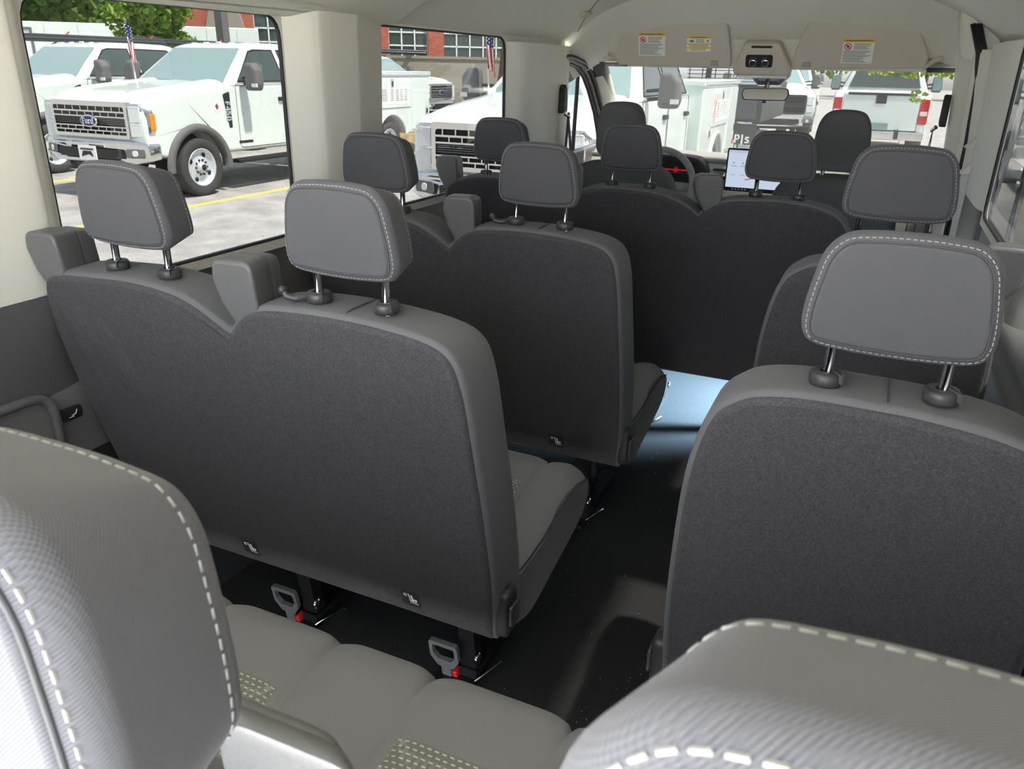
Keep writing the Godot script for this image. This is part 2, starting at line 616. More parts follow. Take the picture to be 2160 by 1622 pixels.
# cushion running from x0 to x1; seams across it, patterned inserts between pairs of seams
func add_cushion(seat: Node3D, x0: float, x1: float, seams: Array, inserts: Array, shift := 0.0):
	var prof := curve2([[-0.19, 0.415], [-0.23, 0.430], [-0.34, 0.437], [-0.48, 0.455], [-0.56, 0.464], [-0.615, 0.450], [-0.640, 0.412], [-0.630, 0.365], [-0.58, 0.335], [-0.36, 0.315], [-0.20, 0.325]], 5)
	var mid := Vector2(-0.34, 0.385)
	var f := func(s, t):
		var x: float = lerpf(x0, x1, s)
		var q: Vector2 = prof[int(round(t * prof.size())) % prof.size()]
		var e := minf(x - x0, x1 - x)
		var r := 0.055
		var k := 1.0
		if e < r: k = sqrt(maxf(0.0, 1.0 - pow(1.0 - e / r, 2.0)))
		var d := q - mid
		var gr := 0.0
		for sx in seams: gr += 0.011 * exp(-pow((x - sx) / 0.005, 2.0)) + 0.010 * exp(-pow((x - sx) / 0.024, 2.0))
		d -= d.normalized() * gr
		return Vector3(x, mid.y + d.y * (0.35 + 0.65 * k), mid.x + d.x * (0.93 + 0.07 * k) + shift)
	var nx := int((x1 - x0) / 0.0033)
	var g := Geo.new()
	g.grid(nx, prof.size(), f)
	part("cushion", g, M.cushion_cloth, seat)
	for ins in inserts:
		var xa: float = ins[0]
		var xb: float = ins[1]
		var h := Geo.new()
		var top := func(s, t):
			var x: float = lerpf(xa, xb, s)
			var z: float = lerpf(-0.478, -0.20, t)
			var gr := 0.0
			for sx in seams: gr += 0.011 * exp(-pow((x - sx) / 0.005, 2.0)) + 0.010 * exp(-pow((x - sx) / 0.024, 2.0))
			var y := 0.437 - pow(maxf(0.0, z + 0.34) / 0.27, 2.0) * 0.036 + maxf(0.0, -0.34 - z) * 0.13
			return Vector3(x, y + 0.0035 - gr, z + shift)
		h.grid(24, 12, top, true)
		part("patterned_insert", h, M.insert_cloth, seat)

func add_side_shield(seat: Node3D, x: float, side: float):
	var o := curve2([[-0.19, 0.29, 1], [-0.17, 0.41, 1], [-0.25, 0.405], [-0.34, 0.41], [-0.44, 0.432], [-0.54, 0.437], [-0.625, 0.415], [-0.632, 0.37], [-0.58, 0.325], [-0.42, 0.29], [-0.28, 0.265]], 4)
	var g := Geo.new()
	g.slab(o, -0.022, 0.004, 0.006, 0.010, func(u, v, w): return Vector3(x + w * side, v, u), 3)
	var sh := part("side_shield", g, M.seat_trim_cloth, seat)
	g = Geo.new()
	var path := []
	for p in [[-0.17, 0.414], [-0.25, 0.409], [-0.34, 0.414], [-0.44, 0.436], [-0.54, 0.441], [-0.62, 0.418]]:
		path.append(Vector3(x + 0.002 * side, p[1], p[0]))
	g.tube(path, 0.0022, 6)
	part("piping", g, M.seam_cord, sh)
	# buckle stalk by the hinge
	g = Geo.new()
	g.slab(rrect(-0.135, 0.335, -0.085, 0.44, 0.018), 0.004, 0.03, 0.004, 0.01, func(u, v, w): return Vector3(x + w * side, v, u - 0.01), 3)
	part("buckle_pocket", g, M.black_plastic, seat)
	g = Geo.new()
	g.slab(rrect(-0.13, 0.365, -0.09, 0.41, 0.006), 0.03, 0.036, 0.002, 0.002, func(u, v, w): return Vector3(x + w * side, v, u - 0.01), 2)
	part("belt_loop", g, M.belt_webbing, seat)

func add_leg(seat: Node3D, x: float, handle: bool):
	var g := Geo.new()
	g.box(Vector3(x + 0.045, 0.165, -0.30), Vector3(0.04, 0.31, 0.035), Basis(Vector3.RIGHT, 0.12))
	g.box(Vector3(x, 0.165, -0.52), Vector3(0.05, 0.31, 0.035), Basis(Vector3.RIGHT, -0.12))
	g.box(Vector3(x, 0.305, -0.41), Vector3(0.055, 0.03, 0.34))
	g.box(Vector3(x + 0.045, 0.02, -0.44), Vector3(0.05, 0.038, 0.30))
	part("leg", g, M.black_metal, seat)
	for z in [-0.265, -0.56]:
		g = Geo.new()
		g.lathe([Vector2(0, 0), Vector2(0.013, 0), Vector2(0.013, 0.008), Vector2(0, 0.010)], Vector3(x + 0.066, 0.075, z - 0.03), Basis(Vector3(0, 0, -1), Vector3(0, 1, 0), Vector3(1, 0, 0)), 12)
		part("bolt", g, M.chrome_rod, seat)
	g = Geo.new()
	g.tube([Vector3(x + 0.06, 0.004, -0.285), Vector3(x + 0.075, 0.02, -0.29), Vector3(x + 0.10, 0.022, -0.36), Vector3(x + 0.095, 0.004, -0.375)], 0.004, 6)
	part("tie_loop", g, M.chrome_rod, seat)
	if handle:
		var at := func(u, v, w): return Vector3(x + u, 0.043 + v * 0.97 - w * 0.2, -0.275 + w + v * 0.18)
		var outer := rpoly([[-0.020, 0.0, 0.010], [0.020, 0.0, 0.010], [0.037, 0.03, 0.012], [0.037, 0.082, 0.010], [-0.037, 0.082, 0.010], [-0.037, 0.03, 0.012]], 3)
		var inner := rpoly([[-0.016, 0.024, 0.008], [0.016, 0.024, 0.008], [0.028, 0.040, 0.006], [0.028, 0.070, 0.006], [-0.028, 0.070, 0.006], [-0.028, 0.040, 0.006]], 3)
		g = Geo.new()
		g.frame(outer, inner, -0.005, 0.006, at)
		var h := part("release_handle", g, M.grey_plastic, seat)
		g = Geo.new()
		g.slab(rrect(-0.013, -0.06, 0.013, 0.006, 0.008), -0.004, 0.006, 0.002, 0.003, at, 2)
		part("handle_stem", g, M.grey_plastic, h)
		g = Geo.new()
		g.slab(rrect(0.014, -0.052, 0.026, -0.012, 0.004), -0.02, 0.003, 0.002, 0.002, at, 2)
		part("red_indicator", g, M.red_strap, h)
		g = Geo.new()
		g.box(Vector3(x + 0.02, 0.004, -0.29), Vector3(0.10, 0.02, 0.09))
		part("floor_latch", g, M.black_metal, seat)

func add_anchor_label(seat: Node3D, x: float):
	var g := Geo.new()
	var y := 0.375
	var z := 0.0452
	g.quad_uv(lean(x - 0.020, y + 0.020, z), lean(x + 0.020, y + 0.020, z), lean(x + 0.020, y - 0.020, z), lean(x - 0.020, y - 0.020, z))
	part("child_seat_label", g, M.child_seat_print, seat)

# outline: rear view of the seat back; crowns: x of every sitting place
func make_seat(called: String, label: String, group: String, at: Vector3, outline: Array, crowns: Array, opts: Dictionary) -> Node3D:
	var s := thing(called, label, "seat", at, 0.0, group)
	var o := curve2(outline, 4)
	var g := Geo.new()
	g.slab(o, -0.105, 0.036, 0.045, 0.012, lean, 5)
	part("backrest", g, M.seat_trim_cloth, s)
	g = Geo.new()
	var rp := rng_of(int(at.z * 100) + 7)
	var drape: float = opts.get("drape", 0.0)
	g.slab(o, 0.020, 0.0435, 0.002, 0.010, func(u, v, w): return lean(u, v, w), 4, 0.008, 0.008)
	part("back_panel", g, M.seat_back_felt, s)
	if drape > 0.0:
		# slack cloth: a few soft folds hanging from the outer shoulder
		var x0: float = outline[0][0]
		for p in outline: x0 = minf(x0, p[0])
		for k in 3:
			g = Geo.new()
			var fx := x0 + 0.065 + 0.042 * k
			g.grid(10, 16, func(a, b):
				var u: float = (a - 0.5) * 0.034
				var v: float = 0.925 - b * 0.22
				var amp := 0.011 * sin(b * PI) * pow(cos((a - 0.5) * PI), 2.0)
				return lean(fx + u * 1.6 + 0.05 * b, v, 0.0415 + amp))
			part("cloth_fold", g, M.seat_back_felt, s)
	for c in crowns:
		add_headrest(s, c, opts.get("lift", 0.0), c == opts.get("lever", 99.0), opts.get("back", 0.0), opts.get("nod", 0.0))
		# seam over the top of the backrest
		g = Geo.new()
		var path := []
		for k in 7:
			var w := lerpf(0.030, -0.06, k / 6.0)
			path.append(lean(c + 0.008, 0.9845 - (0.006 if k == 0 else 0.0), w))
		g.tube(path, 0.0014, 5)
		part("top_seam", g, M.seam_cord, s)
	for w in opts.get("wings", []): add_wing(s, w[0], w[1], w[2] if w.size() > 2 else 0.0, w[3] if w.size() > 3 else 1.0)
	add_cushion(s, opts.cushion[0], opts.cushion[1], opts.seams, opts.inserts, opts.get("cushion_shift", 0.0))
	for sh in opts.get("shields", []): add_side_shield(s, sh[0], sh[1])
	for l in opts.get("legs", []): add_leg(s, l[0], l[1])
	for l in opts.get("labels", []): add_anchor_label(s, l)
	return s

const DOUBLE := [[-0.452, 0.325, 1], [0.438, 0.322, 1], [0.449, 0.46], [0.45, 0.62], [0.445, 0.78], [0.440, 0.88], [0.425, 0.938], [0.385, 0.966], [0.30, 0.979], [0.20, 0.983], [0.10, 0.978], [0.045, 0.966], [0.012, 0.945], [-0.012, 0.918, 1], [-0.04, 0.938], [-0.082, 0.963], [-0.13, 0.978], [-0.22, 0.986], [-0.32, 0.982], [-0.40, 0.976], [-0.447, 0.957], [-0.475, 0.88], [-0.484, 0.74], [-0.472, 0.56]]
const SINGLE := [[-0.238, 0.322, 1], [0.238, 0.322, 1], [0.242, 0.5], [0.238, 0.7], [0.228, 0.84], [0.208, 0.915], [0.17, 0.955], [0.12, 0.972], [0.05, 0.981], [0.0, 0.983], [-0.08, 0.983], [-0.137, 0.975], [-0.17, 0.958], [-0.198, 0.925], [-0.220, 0.84], [-0.232, 0.72], [-0.241, 0.52]]

func build_seats():
	# cloth with short pale dashes
	var im := Image.create(96, 96, false, Image.FORMAT_RGB8)
	im.fill(Color(0.50, 0.50, 0.49))
	for row in 4:
		for k in 3:
			im.fill_rect(Rect2i((k * 32 + (16 if row % 2 else 0)) % 96, row * 24 + 8, 18, 7), Color(0.80, 0.80, 0.77))
	var m := mat("insert_cloth", Color(1, 1, 1), 0.92, 0.0, 0.2)
	triplanar(m, im, 0.036, 0.02)
	# child seat anchorage symbol: a seat and a small figure
	var ic := Image.create(64, 64, false, Image.FORMAT_RGB8)
	ic.fill(Color(0.13, 0.13, 0.14))
	var wh := Color(0.92, 0.92, 0.92)
	for k in 30:
		ic.fill_rect(Rect2i(24 + k / 6, 10 + k, 4, 3), wh)
		ic.fill_rect(Rect2i(32 + k / 6, 14 + k * 26 / 30, 7, 3), wh)
	ic.fill_rect(Rect2i(28, 38, 24, 4), wh)
	ic.fill_rect(Rect2i(36, 30, 18, 5), wh)
	ic.fill_rect(Rect2i(48, 34, 5, 8), wh)
	ic.fill_rect(Rect2i(28, 46, 30, 3), wh)
	ic.fill_rect(Rect2i(8, 12, 14, 4), wh)
	ic.fill_rect(Rect2i(8, 12, 4, 10), wh)
	ic.fill_rect(Rect2i(10, 20, 10, 4), wh)
	m = mat("child_seat_print", Color(1, 1, 1), 0.7)
	m.albedo_texture = tex(ic)
	m.cull_mode = BaseMaterial3D.CULL_DISABLED

	var dopts := {"wings": [[-0.226, -1.0], [0.226, -1.0]], "cushion": [-0.43, 0.437], "seams": [-0.34, -0.11, 0.11, 0.34], "inserts": [[-0.34, -0.11], [0.11, 0.34]], "shields": [[0.434, 1.0]], "legs": [[-0.225, true], [0.231, true]], "labels": [-0.137, 0.262], "lever": 0.226, "drape": 1.0}
	make_seat("double_seat", "charcoal double bench seat nearest on the left, with folds in its back panel", "double bench seats on the left", Vector3(-0.389, 0, 0), DOUBLE, [-0.226, 0.226], dopts)
	var d3 := dopts.duplicate()
	d3.drape = 0.0
	make_seat("double_seat", "charcoal double bench seat on the left, second one ahead of the camera", "double bench seats on the left", Vector3(-0.389, 0, -0.776), DOUBLE, [-0.226, 0.226], d3)
	var sopts := {"wings": [[0.0, 1.0]], "cushion": [-0.235, 0.225], "seams": [-0.12, 0.12], "inserts": [[-0.12, 0.12]], "shields": [[-0.232, -1.0]], "legs": [[-0.12, false], [0.12, false]], "labels": [0.0]}
	make_seat("single_seat", "large charcoal single seat nearest on the right side of the aisle", "single seats on the right", Vector3(0.607, 0, 0), SINGLE, [0.0], sopts)
	var s3 := sopts.duplicate()
	s3.lift = 0.035
	make_seat("single_seat", "single seat on the right with raised headrest, ahead of the nearest single seat", "single seats on the right", Vector3(0.607, 0, -0.776), SINGLE, [0.0], s3)
	# bench of three behind the front seats
	var triple := [[-0.69, 0.325, 1], [0.70, 0.322, 1], [0.712, 0.5], [0.71, 0.72], [0.695, 0.87], [0.672, 0.93], [0.63, 0.962], [0.555, 0.98], [0.465, 0.985], [0.35, 0.978], [0.295, 0.965], [0.258, 0.945], [0.236, 0.920, 1], [0.21, 0.940], [0.165, 0.962], [0.10, 0.98], [0.0, 0.987], [-0.11, 0.982], [-0.17, 0.965], [-0.205, 0.945], [-0.229, 0.920, 1], [-0.255, 0.942], [-0.30, 0.968], [-0.38, 0.985], [-0.467, 0.99], [-0.56, 0.987], [-0.64, 0.966], [-0.682, 0.93], [-0.70, 0.85], [-0.708, 0.7], [-0.702, 0.5]]
	make_seat("triple_bench_seat", "charcoal bench seat for three across the van, right behind the front seats", "", Vector3(-0.171, 0, -1.575), triple, [-0.467, 0.0, 0.464], {"wings": [[-0.467, -1.0], [0.0, -1.0], [0.464, -1.0]], "cushion": [-0.69, 0.70], "seams": [-0.58, -0.35, -0.115, 0.115, 0.35, 0.58], "inserts": [[-0.58, -0.35], [-0.115, 0.115], [0.35, 0.58]], "shields": [[0.70, 1.0]], "legs": [[-0.55, false], [0.0, false], [0.55, false]]})
	# last row, right in front of the camera
	var rear := [[-0.63, 0.325, 1], [0.575, 0.322, 1], [0.585, 0.5], [0.585, 0.72], [0.578, 0.87], [0.56, 0.93], [0.525, 0.962], [0.47, 0.98], [0.41, 0.985], [0.33, 0.978], [0.27, 0.965], [0.232, 0.945], [0.2075, 0.920, 1], [0.18, 0.940], [0.14, 0.962], [0.08, 0.98], [0.0, 0.986], [-0.08, 0.98], [-0.14, 0.962], [-0.18, 0.940], [-0.2075, 0.920, 1], [-0.232, 0.942], [-0.27, 0.966], [-0.33, 0.98], [-0.41, 0.986], [-0.49, 0.98], [-0.55, 0.962], [-0.595, 0.93], [-0.61, 0.85], [-0.622, 0.7], [-0.628, 0.5]]
	make_seat("rear_bench_seat", "grey rear bench seat filling the bottom left corner, pale stitching on its headrest", "last row of seats", Vector3(-0.2, 0, 0.835), rear, [-0.36, 0.053, 0.468], {"lift": 0.036, "back": 0.021, "nod": -0.15, "wings": [[0.752, -1.0, -0.071, 0.22]], "cushion_shift": -0.08, "cushion": [-0.62, 0.578], "seams": [-0.56, -0.34, -0.16, 0.075, 0.258, 0.49], "inserts": [[-0.56, -0.34], [-0.16, 0.075], [0.258, 0.49]], "legs": [[-0.4, false], [0.0, false], [0.4, false]]})
	make_seat("rear_single_seat", "grey rear seat whose stitched headrest fills the bottom right corner", "last row of seats", Vector3(0.641, 0, 0.835), SINGLE, [-0.037], {"lift": 0.046, "back": 0.018, "nod": -0.15, "wings": [], "cushion": [-0.19, 0.225], "seams": [-0.11, 0.11], "inserts": [[-0.11, 0.11]], "legs": [[-0.1, false], [0.12, false]]})
	front_seat("driver_seat", "driver seat behind the steering wheel, rounded dark headrest", Vector3(-0.492, 0, -2.5))
	front_seat("passenger_seat", "front passenger seat with tall dark headrest", Vector3(0.417, 0, -2.5))

func front_seat(called: String, label: String, at: Vector3):
	var s := thing(called, label, "seat", at, 0.0, "front seats")
	var o := curve2([[-0.25, 0.40, 1], [0.25, 0.40, 1], [0.258, 0.6], [0.25, 0.80], [0.225, 0.90], [0.17, 0.945], [0.09, 0.958], [0.0, 0.962], [-0.09, 0.958], [-0.17, 0.945], [-0.225, 0.90], [-0.25, 0.80], [-0.258, 0.6]], 4)
	var g := Geo.new()
	g.slab(o, -0.12, 0.03, 0.05, 0.03, lean, 5)
	part("backrest", g, M.front_seat_cloth, s)
	g = Geo.new()
	g.slab(curve2([[-0.075, 0.985], [0.0, 0.98], [0.075, 0.985], [0.102, 1.01], [0.105, 1.06], [0.100, 1.13], [0.088, 1.175], [0.06, 1.205], [0.0, 1.213], [-0.06, 1.205], [-0.088, 1.175], [-0.100, 1.13], [-0.105, 1.06], [-0.102, 1.01]], 4), -0.06, 0.05, 0.03, 0.025, func(u, v, w): return Vector3(u, v, w + (v - 1.0) * 0.08), 5)
	var h := part("headrest", g, M.front_seat_cloth, s)
	for k in [-1, 1]:
		g = Geo.new()
		g.tube([Vector3(k * 0.055, 0.93, 0), Vector3(k * 0.055, 1.0, 0)], 0.008, 10)
		part("post", g, M.chrome_rod, h)
	g = Geo.new()
	g.slab(rrect(-0.25, -0.56, 0.25, -0.06, 0.07), 0.30, 0.47, 0.03, 0.05, func(u, v, w): return Vector3(u, w, -v - 0.62 + 0.02), 5)
	part("cushion", g, M.front_seat_cloth, s)
	g = Geo.new()
	g.box(Vector3(0, 0.15, -0.32), Vector3(0.42, 0.30, 0.42))
	part("pedestal", g, M.black_plastic, s)

# ---------- van shell ----------
func ceil_y(x: float, z: float) -> float:
	var a := absf(x)
	var side := 1.655 - 0.19 * pow(maxf(0.0, (a - 0.42) / 0.50), 2.2)
	var front := 1.47 + (z + 3.085 + 0.13 * sm(0.62, 0.80, a)) * 2.86
	var k := 0.12
	var h := clampf(0.5 + 0.5 * (front - side) / k, 0.0, 1.0)
	return lerpf(front, side, h) - k * h * (1.0 - h)

func column(g: Geo, low: Array, high: Array, y0: float, y1: float, n := 8):
	# upright skin between two open section lines given as (x, z)
	var a := curve2(low, 5, false)
	var b := curve2(high, 5, false)
	g.grid(a.size() - 1, n, func(s, t):
		var i := int(round(s * (a.size() - 1)))
		var p: Vector2 = a[i].lerp(b[i], t)
		return Vector3(p.x, lerpf(y0, y1, t), p.y))

func mirror(pts: Array) -> Array:
	var out := []
	for p in pts: out.append([-p[0], p[1]] + ([p[2]] if p.size() > 2 else []))
	return out

func side_wall(side: float, called: String):
	# upper wall around the windows, 5 cm thick
	var at := func(u, v, w): return Vector3(side * (0.922 + w), v, u)
	var g := Geo.new()
	var holes := [[-1.03, 0.16, -0.80, -0.078], [-2.62, -1.03, -2.20, -1.21], [0.16, 1.40, 0.36, 1.20]]
	for h in holes:
		g.frame(rrect(h[0], 0.862, h[1], 1.52, 0.001), rrect(h[2], 0.886, h[3], 1.457, 0.065), 0.0, 0.014, at)
	g.box(Vector3(side * 0.952, 1.19, -2.75), Vector3(0.06, 0.66, 0.26))
	setting(called, g, M.trim_beige)
	# lower wall with a ledge
	g = Geo.new()
	var low := [[0.922, 0.875, 1], [0.930, 0.862], [0.928, 0.74], [0.922, 0.712], [0.898, 0.690], [0.890, 0.665], [0.888, 0.60], [0.888, 0.555, 1]]
	var c := curve2(low, 4, false)
	g.grid(c.size() - 1, 1, func(s, t):
		var p: Vector2 = c[int(round(s * (c.size() - 1)))]
		return Vector3(side * p.x, p.y, lerpf(1.40, -2.95, t)))
	g.box(Vector3(side * 0.985, 0.42, -0.78), Vector3(0.05, 0.90, 4.36))
	setting(called, g, M.trim_charcoal)
	# carpeted skirt below it
	g = Geo.new()
	g.slab(rrect(-2.95, -0.02, 1.40, 0.558, 0.01), 0.0, 0.05, 0.004, 0.006, func(u, v, w): return Vector3(side * (0.940 - w), v, u), 2)
	setting("baseboard_left" if side < 0 else "baseboard_right", g, M.carpet_black)
	# panes with their black gaskets
	var n := 0
	for h in holes:
		var pane := Geo.new()
		var o := rrect(h[2] - 0.01, 0.876, h[3] + 0.01, 1.467, 0.065)
		var ring := []
		for p in o: ring.append(at.call(p.x, p.y, 0.013))
		pane.cap(o, ring, side < 0)
		var w := setting("window", pane, M.side_glass)
		w.name = "window_%d" % (n + (1 if side < 0 else 4))
		n += 1
		g = Geo.new()
		var path := []
		for p in rrect(h[2], 0.886, h[3], 1.457, 0.065): path.append(at.call(p.x, p.y, 0.006))
		g.tube(path, 0.0065, 6, true)
		part("gasket", g, M.rubber_black, w)
	# pillar covers
	var pil := func(low_: Array, high_: Array, y0: float, y1: float):
		var q := Geo.new()
		var l2 := low_ if side > 0 else mirror(low_)
		var h2 := high_ if side > 0 else mirror(high_)
		column(q, l2, h2, y0, y1)
		setting("trim_1", q, M.trim_beige)
	var p0 := [[0.926, -0.076, 1], [0.885, -0.045], [0.868, -0.02], [0.862, 0.02], [0.862, 0.24], [0.872, 0.30], [0.926, 0.36, 1]]
	pil.call(p0, p0, 0.915, 1.50)
	g = Geo.new()
	var pd := [[0.926, -0.076, 1], [0.885, -0.045], [0.866, -0.02], [0.859, 0.02], [0.859, 0.24], [0.872, 0.30], [0.926, 0.36, 1]]
	column(g, pd if side > 0 else mirror(pd), [[side * 0.93, -0.20, 1], [side * 0.925, -0.1], [side * 0.91, 0.0], [side * 0.905, 0.1], [side * 0.905, 0.24], [side * 0.91, 0.30], [side * 0.926, 0.36, 1]], 0.915, 0.69)
	setting("trim_1", g, M.trim_charcoal)
	var p1 := [[0.926, -0.802, 1], [0.885, -0.845], [0.866, -0.87], [0.858, -0.90], [0.858, -1.02], [0.864, -1.06], [0.912, -1.225, 1]]
	var p1h := [[0.926, -0.802, 1], [0.885, -0.845], [0.866, -0.87], [0.858, -0.90], [0.858, -1.03], [0.864, -1.08], [0.912, -1.262, 1]]
	pil.call(p1, p1h, 0.86, 1.49)

func build_shell():
	var g := Geo.new()
	g.box(Vector3(0, -0.02, -1.2), Vector3(1.86, 0.04, 5.4))
	setting("floor", g, M.carpet_black)
	# crumbs and lint on the carpet
	var bit := BoxMesh.new()
	bit.size = Vector3(0.002, 0.0012, 0.0015)
	bit.material = M.print_white
	var mm := MultiMesh.new()
	mm.transform_format = MultiMesh.TRANSFORM_3D
	mm.mesh = bit
	mm.instance_count = 260
	var r := rng_of(77)
	for i in 260:
		var p := Vector3(r.randf_range(-0.1, 0.42), 0.001, r.randf_range(-1.7, 0.15))
		if i > 90: p = Vector3(r.randfn(0.26, 0.05), 0.001, r.randfn(-0.22, 0.13))
		var s := r.randf_range(0.25, 0.8)
		mm.set_instance_transform(i, Transform3D(Basis(Vector3.UP, r.randf() * TAU).scaled(Vector3(s, s, s)), p))
	var crumbs := MultiMeshInstance3D.new()
	crumbs.multimesh = mm
	crumbs.name = "carpet_crumbs"
	add_child(crumbs)
	tag(crumbs, "pale crumbs and lint scattered on the black aisle carpet", "crumbs", "", "stuff")
	g = Geo.new()
	g.slab(rpoly([[-0.004, -0.003, 0.002], [0.004, -0.002, 0.002], [0.003, 0.003, 0.002], [-0.002, 0.004, 0.002]], 2), 0.0, 0.004, 0.001, 0.001, func(u, v, w): return Vector3(0.235 + u, w, -0.16 + v), 2)
	single("yellow_pebble", g, M.yellow_paint, "tiny yellow crumb on the black carpet beside the nearest right seat", "crumb")

	# ceiling: headliner and roof skin
	g = Geo.new()
	var liner := func(s, t):
		var x: float = lerpf(-0.93, 0.93, s)
		var z: float = lerpf(1.45, -2.6, t / 0.5) if t < 0.5 else lerpf(-2.6, -3.125 - 0.13 * sm(0.62, 0.80, absf(x)), (t - 0.5) / 0.5)
		return Vector3(x, ceil_y(x, z), z)
	g.grid(40, 60, liner, true)
	g.grid(12, 30, func(s, t):
		var x: float = lerpf(-1.0, 1.0, s)
		var z: float = lerpf(1.45, -3.12, t)
		return Vector3(x, 1.76 - 0.2 * pow(absf(x), 4.0) - 0.30 * sm(-2.7, -3.12, z), z))
	setting("ceiling", g, M.headliner_cloth)
	g = Geo.new()
	var seam := []
	for k in 12:
		var sx := lerpf(-0.56, -0.90, k / 11.0)
		var sz := lerpf(-2.42, -2.95, k / 11.0)
		seam.append(Vector3(sx, ceil_y(sx, sz) - 0.0005, sz))
	g.tube(seam, 0.0022, 6)
	setting("trim_11", g, M.rubber_grey)
	side_wall(-1.0, "wall_left")
	side_wall(1.0, "wall_right")
	# duct covers above the rear side windows
	for s in [-1.0, 1.0]:
		g = Geo.new()
		var o := rpoly([[1.44, -0.02, 0.0], [1.44, 0.26, 0.0], [-1.22, 0.26, 0.09], [-1.34, 0.0, 0.10], [-1.20, -0.02, 0.02]], 6)
		g.slab(o, -0.035, 0.05, 0.004, 0.03, func(u, v, w): return Vector3(s * (0.915 - v), 1.500 + v * 0.36 - w, u), 4)
		setting("trim_2", g, M.headliner_cloth)
	# B pillars: left
	g = Geo.new()
	var bl := [[-0.926, -2.202, 1], [-0.885, -2.245], [-0.868, -2.28], [-0.862, -2.32], [-0.860, -2.46], [-0.866, -2.52], [-0.875, -2.60], [-0.872, -2.76], [-0.885, -2.84], [-0.915, -2.93], [-0.96, -2.95, 1]]
	column(g, bl, bl, 0.90, 1.44)
	setting("trim_3", g, M.trim_beige)
	# right: door trim, black seal and B pillar
	g = Geo.new()
	column(g, [[0.928, -2.202, 1], [0.912, -2.25], [0.906, -2.32], [0.903, -2.55], [0.903, -2.70], [0.92, -2.74, 1]], [[0.926, -2.21, 1], [0.90, -2.26], [0.888, -2.34], [0.882, -2.55], [0.880, -2.70], [0.90, -2.74, 1]], 0.905, 1.455)
	setting("trim_4", g, M.trim_beige)
	g = Geo.new()
	column(g, [[0.935, -2.22, 1], [0.915, -2.28], [0.908, -2.6], [0.905, -2.72], [0.93, -2.74, 1]], [[0.928, -2.202, 1], [0.912, -2.25], [0.905, -2.55], [0.903, -2.70], [0.92, -2.74, 1]], 0.60, 0.905)
	setting("trim_5", g, M.trim_charcoal)
	g = Geo.new()
	for k in 3:
		g.tube([Vector3(0.872 + 0.012 * k, 0.55, -2.77), Vector3(0.872 + 0.012 * k, 1.10, -2.77), Vector3(0.858 + 0.012 * k, 1.33, -2.78), Vector3(0.842 + 0.012 * k, 1.43, -2.78), Vector3(0.80 + 0.012 * k, 1.53, -2.76)], 0.009, 8)
	setting("trim_6", g, M.rubber_black)
	g = Geo.new()
	column(g, [[0.93, -2.72, 1], [0.872, -2.78], [0.862, -2.80], [0.848, -2.90], [0.846, -2.97], [0.858, -3.03], [0.95, -3.08, 1]], [[0.93, -2.72, 1], [0.84, -2.78], [0.828, -2.80], [0.788, -2.90], [0.786, -2.97], [0.80, -3.03], [0.95, -3.08, 1]], 0.55, 1.44)
	setting("trim_7", g, M.trim_beige)
	# bulging cover at the top of the right B pillar
	g = Geo.new()
	g.slab(rpoly([[-3.06, 1.375, 0.05], [-2.80, 1.40, 0.01], [-2.79, 1.60, 0.01], [-3.12, 1.60, 0.05]], 5), 0.0, 0.14, 0.01, 0.035, func(u, v, w): return Vector3(0.93 - w * 1.0 - maxf(0.0, v - 1.39) * 0.22, v, u), 5)
	setting("trim_8", g, M.headliner_cloth)
	# little catches on the door edge
	for c in [[1.085, 0.03], [0.985, 0.03]]:
		g = Geo.new()
		g.prism(PackedVector2Array([Vector2(0.905, c[0]), Vector2(0.862, c[0] - 0.004), Vector2(0.905, c[0] + 0.045)]), -2.74, -2.66, func(u, v, w): return Vector3(u, v, w))
		single("door_catch", g, M.trim_beige, "small beige wedge catch on the sliding door edge, " + ("upper one" if c[0] > 1.0 else "lower one"), "catch", "catches on the sliding door")
	# frame of the rear doorway behind the camera
	g = Geo.new()
	for s in [-1.0, 1.0]:
		g.slab(rrect(0.74, -0.02, 0.98, 1.60, 0.03), 1.36, 1.44, 0.02, 0.02, func(u, v, w): return Vector3(s * u, v, w), 3)
	g.slab(rrect(-0.98, 1.50, 0.98, 1.74, 0.03), 1.36, 1.44, 0.02, 0.02, func(u, v, w): return Vector3(u, v, w), 3)
	setting("wall_rear", g, M.trim_beige)
	# windscreen, its pillars and header
	g = Geo.new()
	g.grid(16, 8, func(s, t):
		var y: float = lerpf(1.375, 0.74, t)
		var half: float = lerpf(0.86, 0.98, t)
		var x: float = lerpf(-half, half, s)
		return Vector3(x, y, -3.10 - 1.02 * t - 0.10 * (1.0 - pow(x / half, 2.0))))
	var ws := setting("window_7", g, M.front_glass)
	ws.name = "window_7"
	g = Geo.new()
	g.grid(24, 2, func(s, t):
		var x: float = lerpf(-0.92, 0.92, s)
		var ze := -3.125 - 0.13 * sm(0.62, 0.80, absf(x))
		var a := Vector3(x, ceil_y(x, ze), ze)
		var b := Vector3(x, 1.378, -3.10 - 0.10 * (1.0 - pow(minf(1.0, absf(x) / 0.86), 2.0)))
		return a.lerp(b, t))
	setting("trim_10", g, M.trim_beige)
	for s in [-1.0, 1.0]:
		g = Geo.new()
		var sec := func(t: float) -> Array:
			var c := Vector3(lerpf(0.835, 0.93, t) * s, lerpf(1.40, 0.74, t), lerpf(-3.16, -4.20, t))
			var dp := lerpf(0.06, 0.17, clampf(t * 2.5, 0.0, 1.0))
			return [c + Vector3(0.06 * s, 0, dp), c + Vector3(-0.02 * s, 0, dp - 0.01), c + Vector3(-0.038 * s, 0, dp * 0.6), c + Vector3(-0.034 * s, 0, 0.0), c + Vector3(-0.012 * s, 0, -0.02), c + Vector3(0.07 * s, 0, -0.03)]
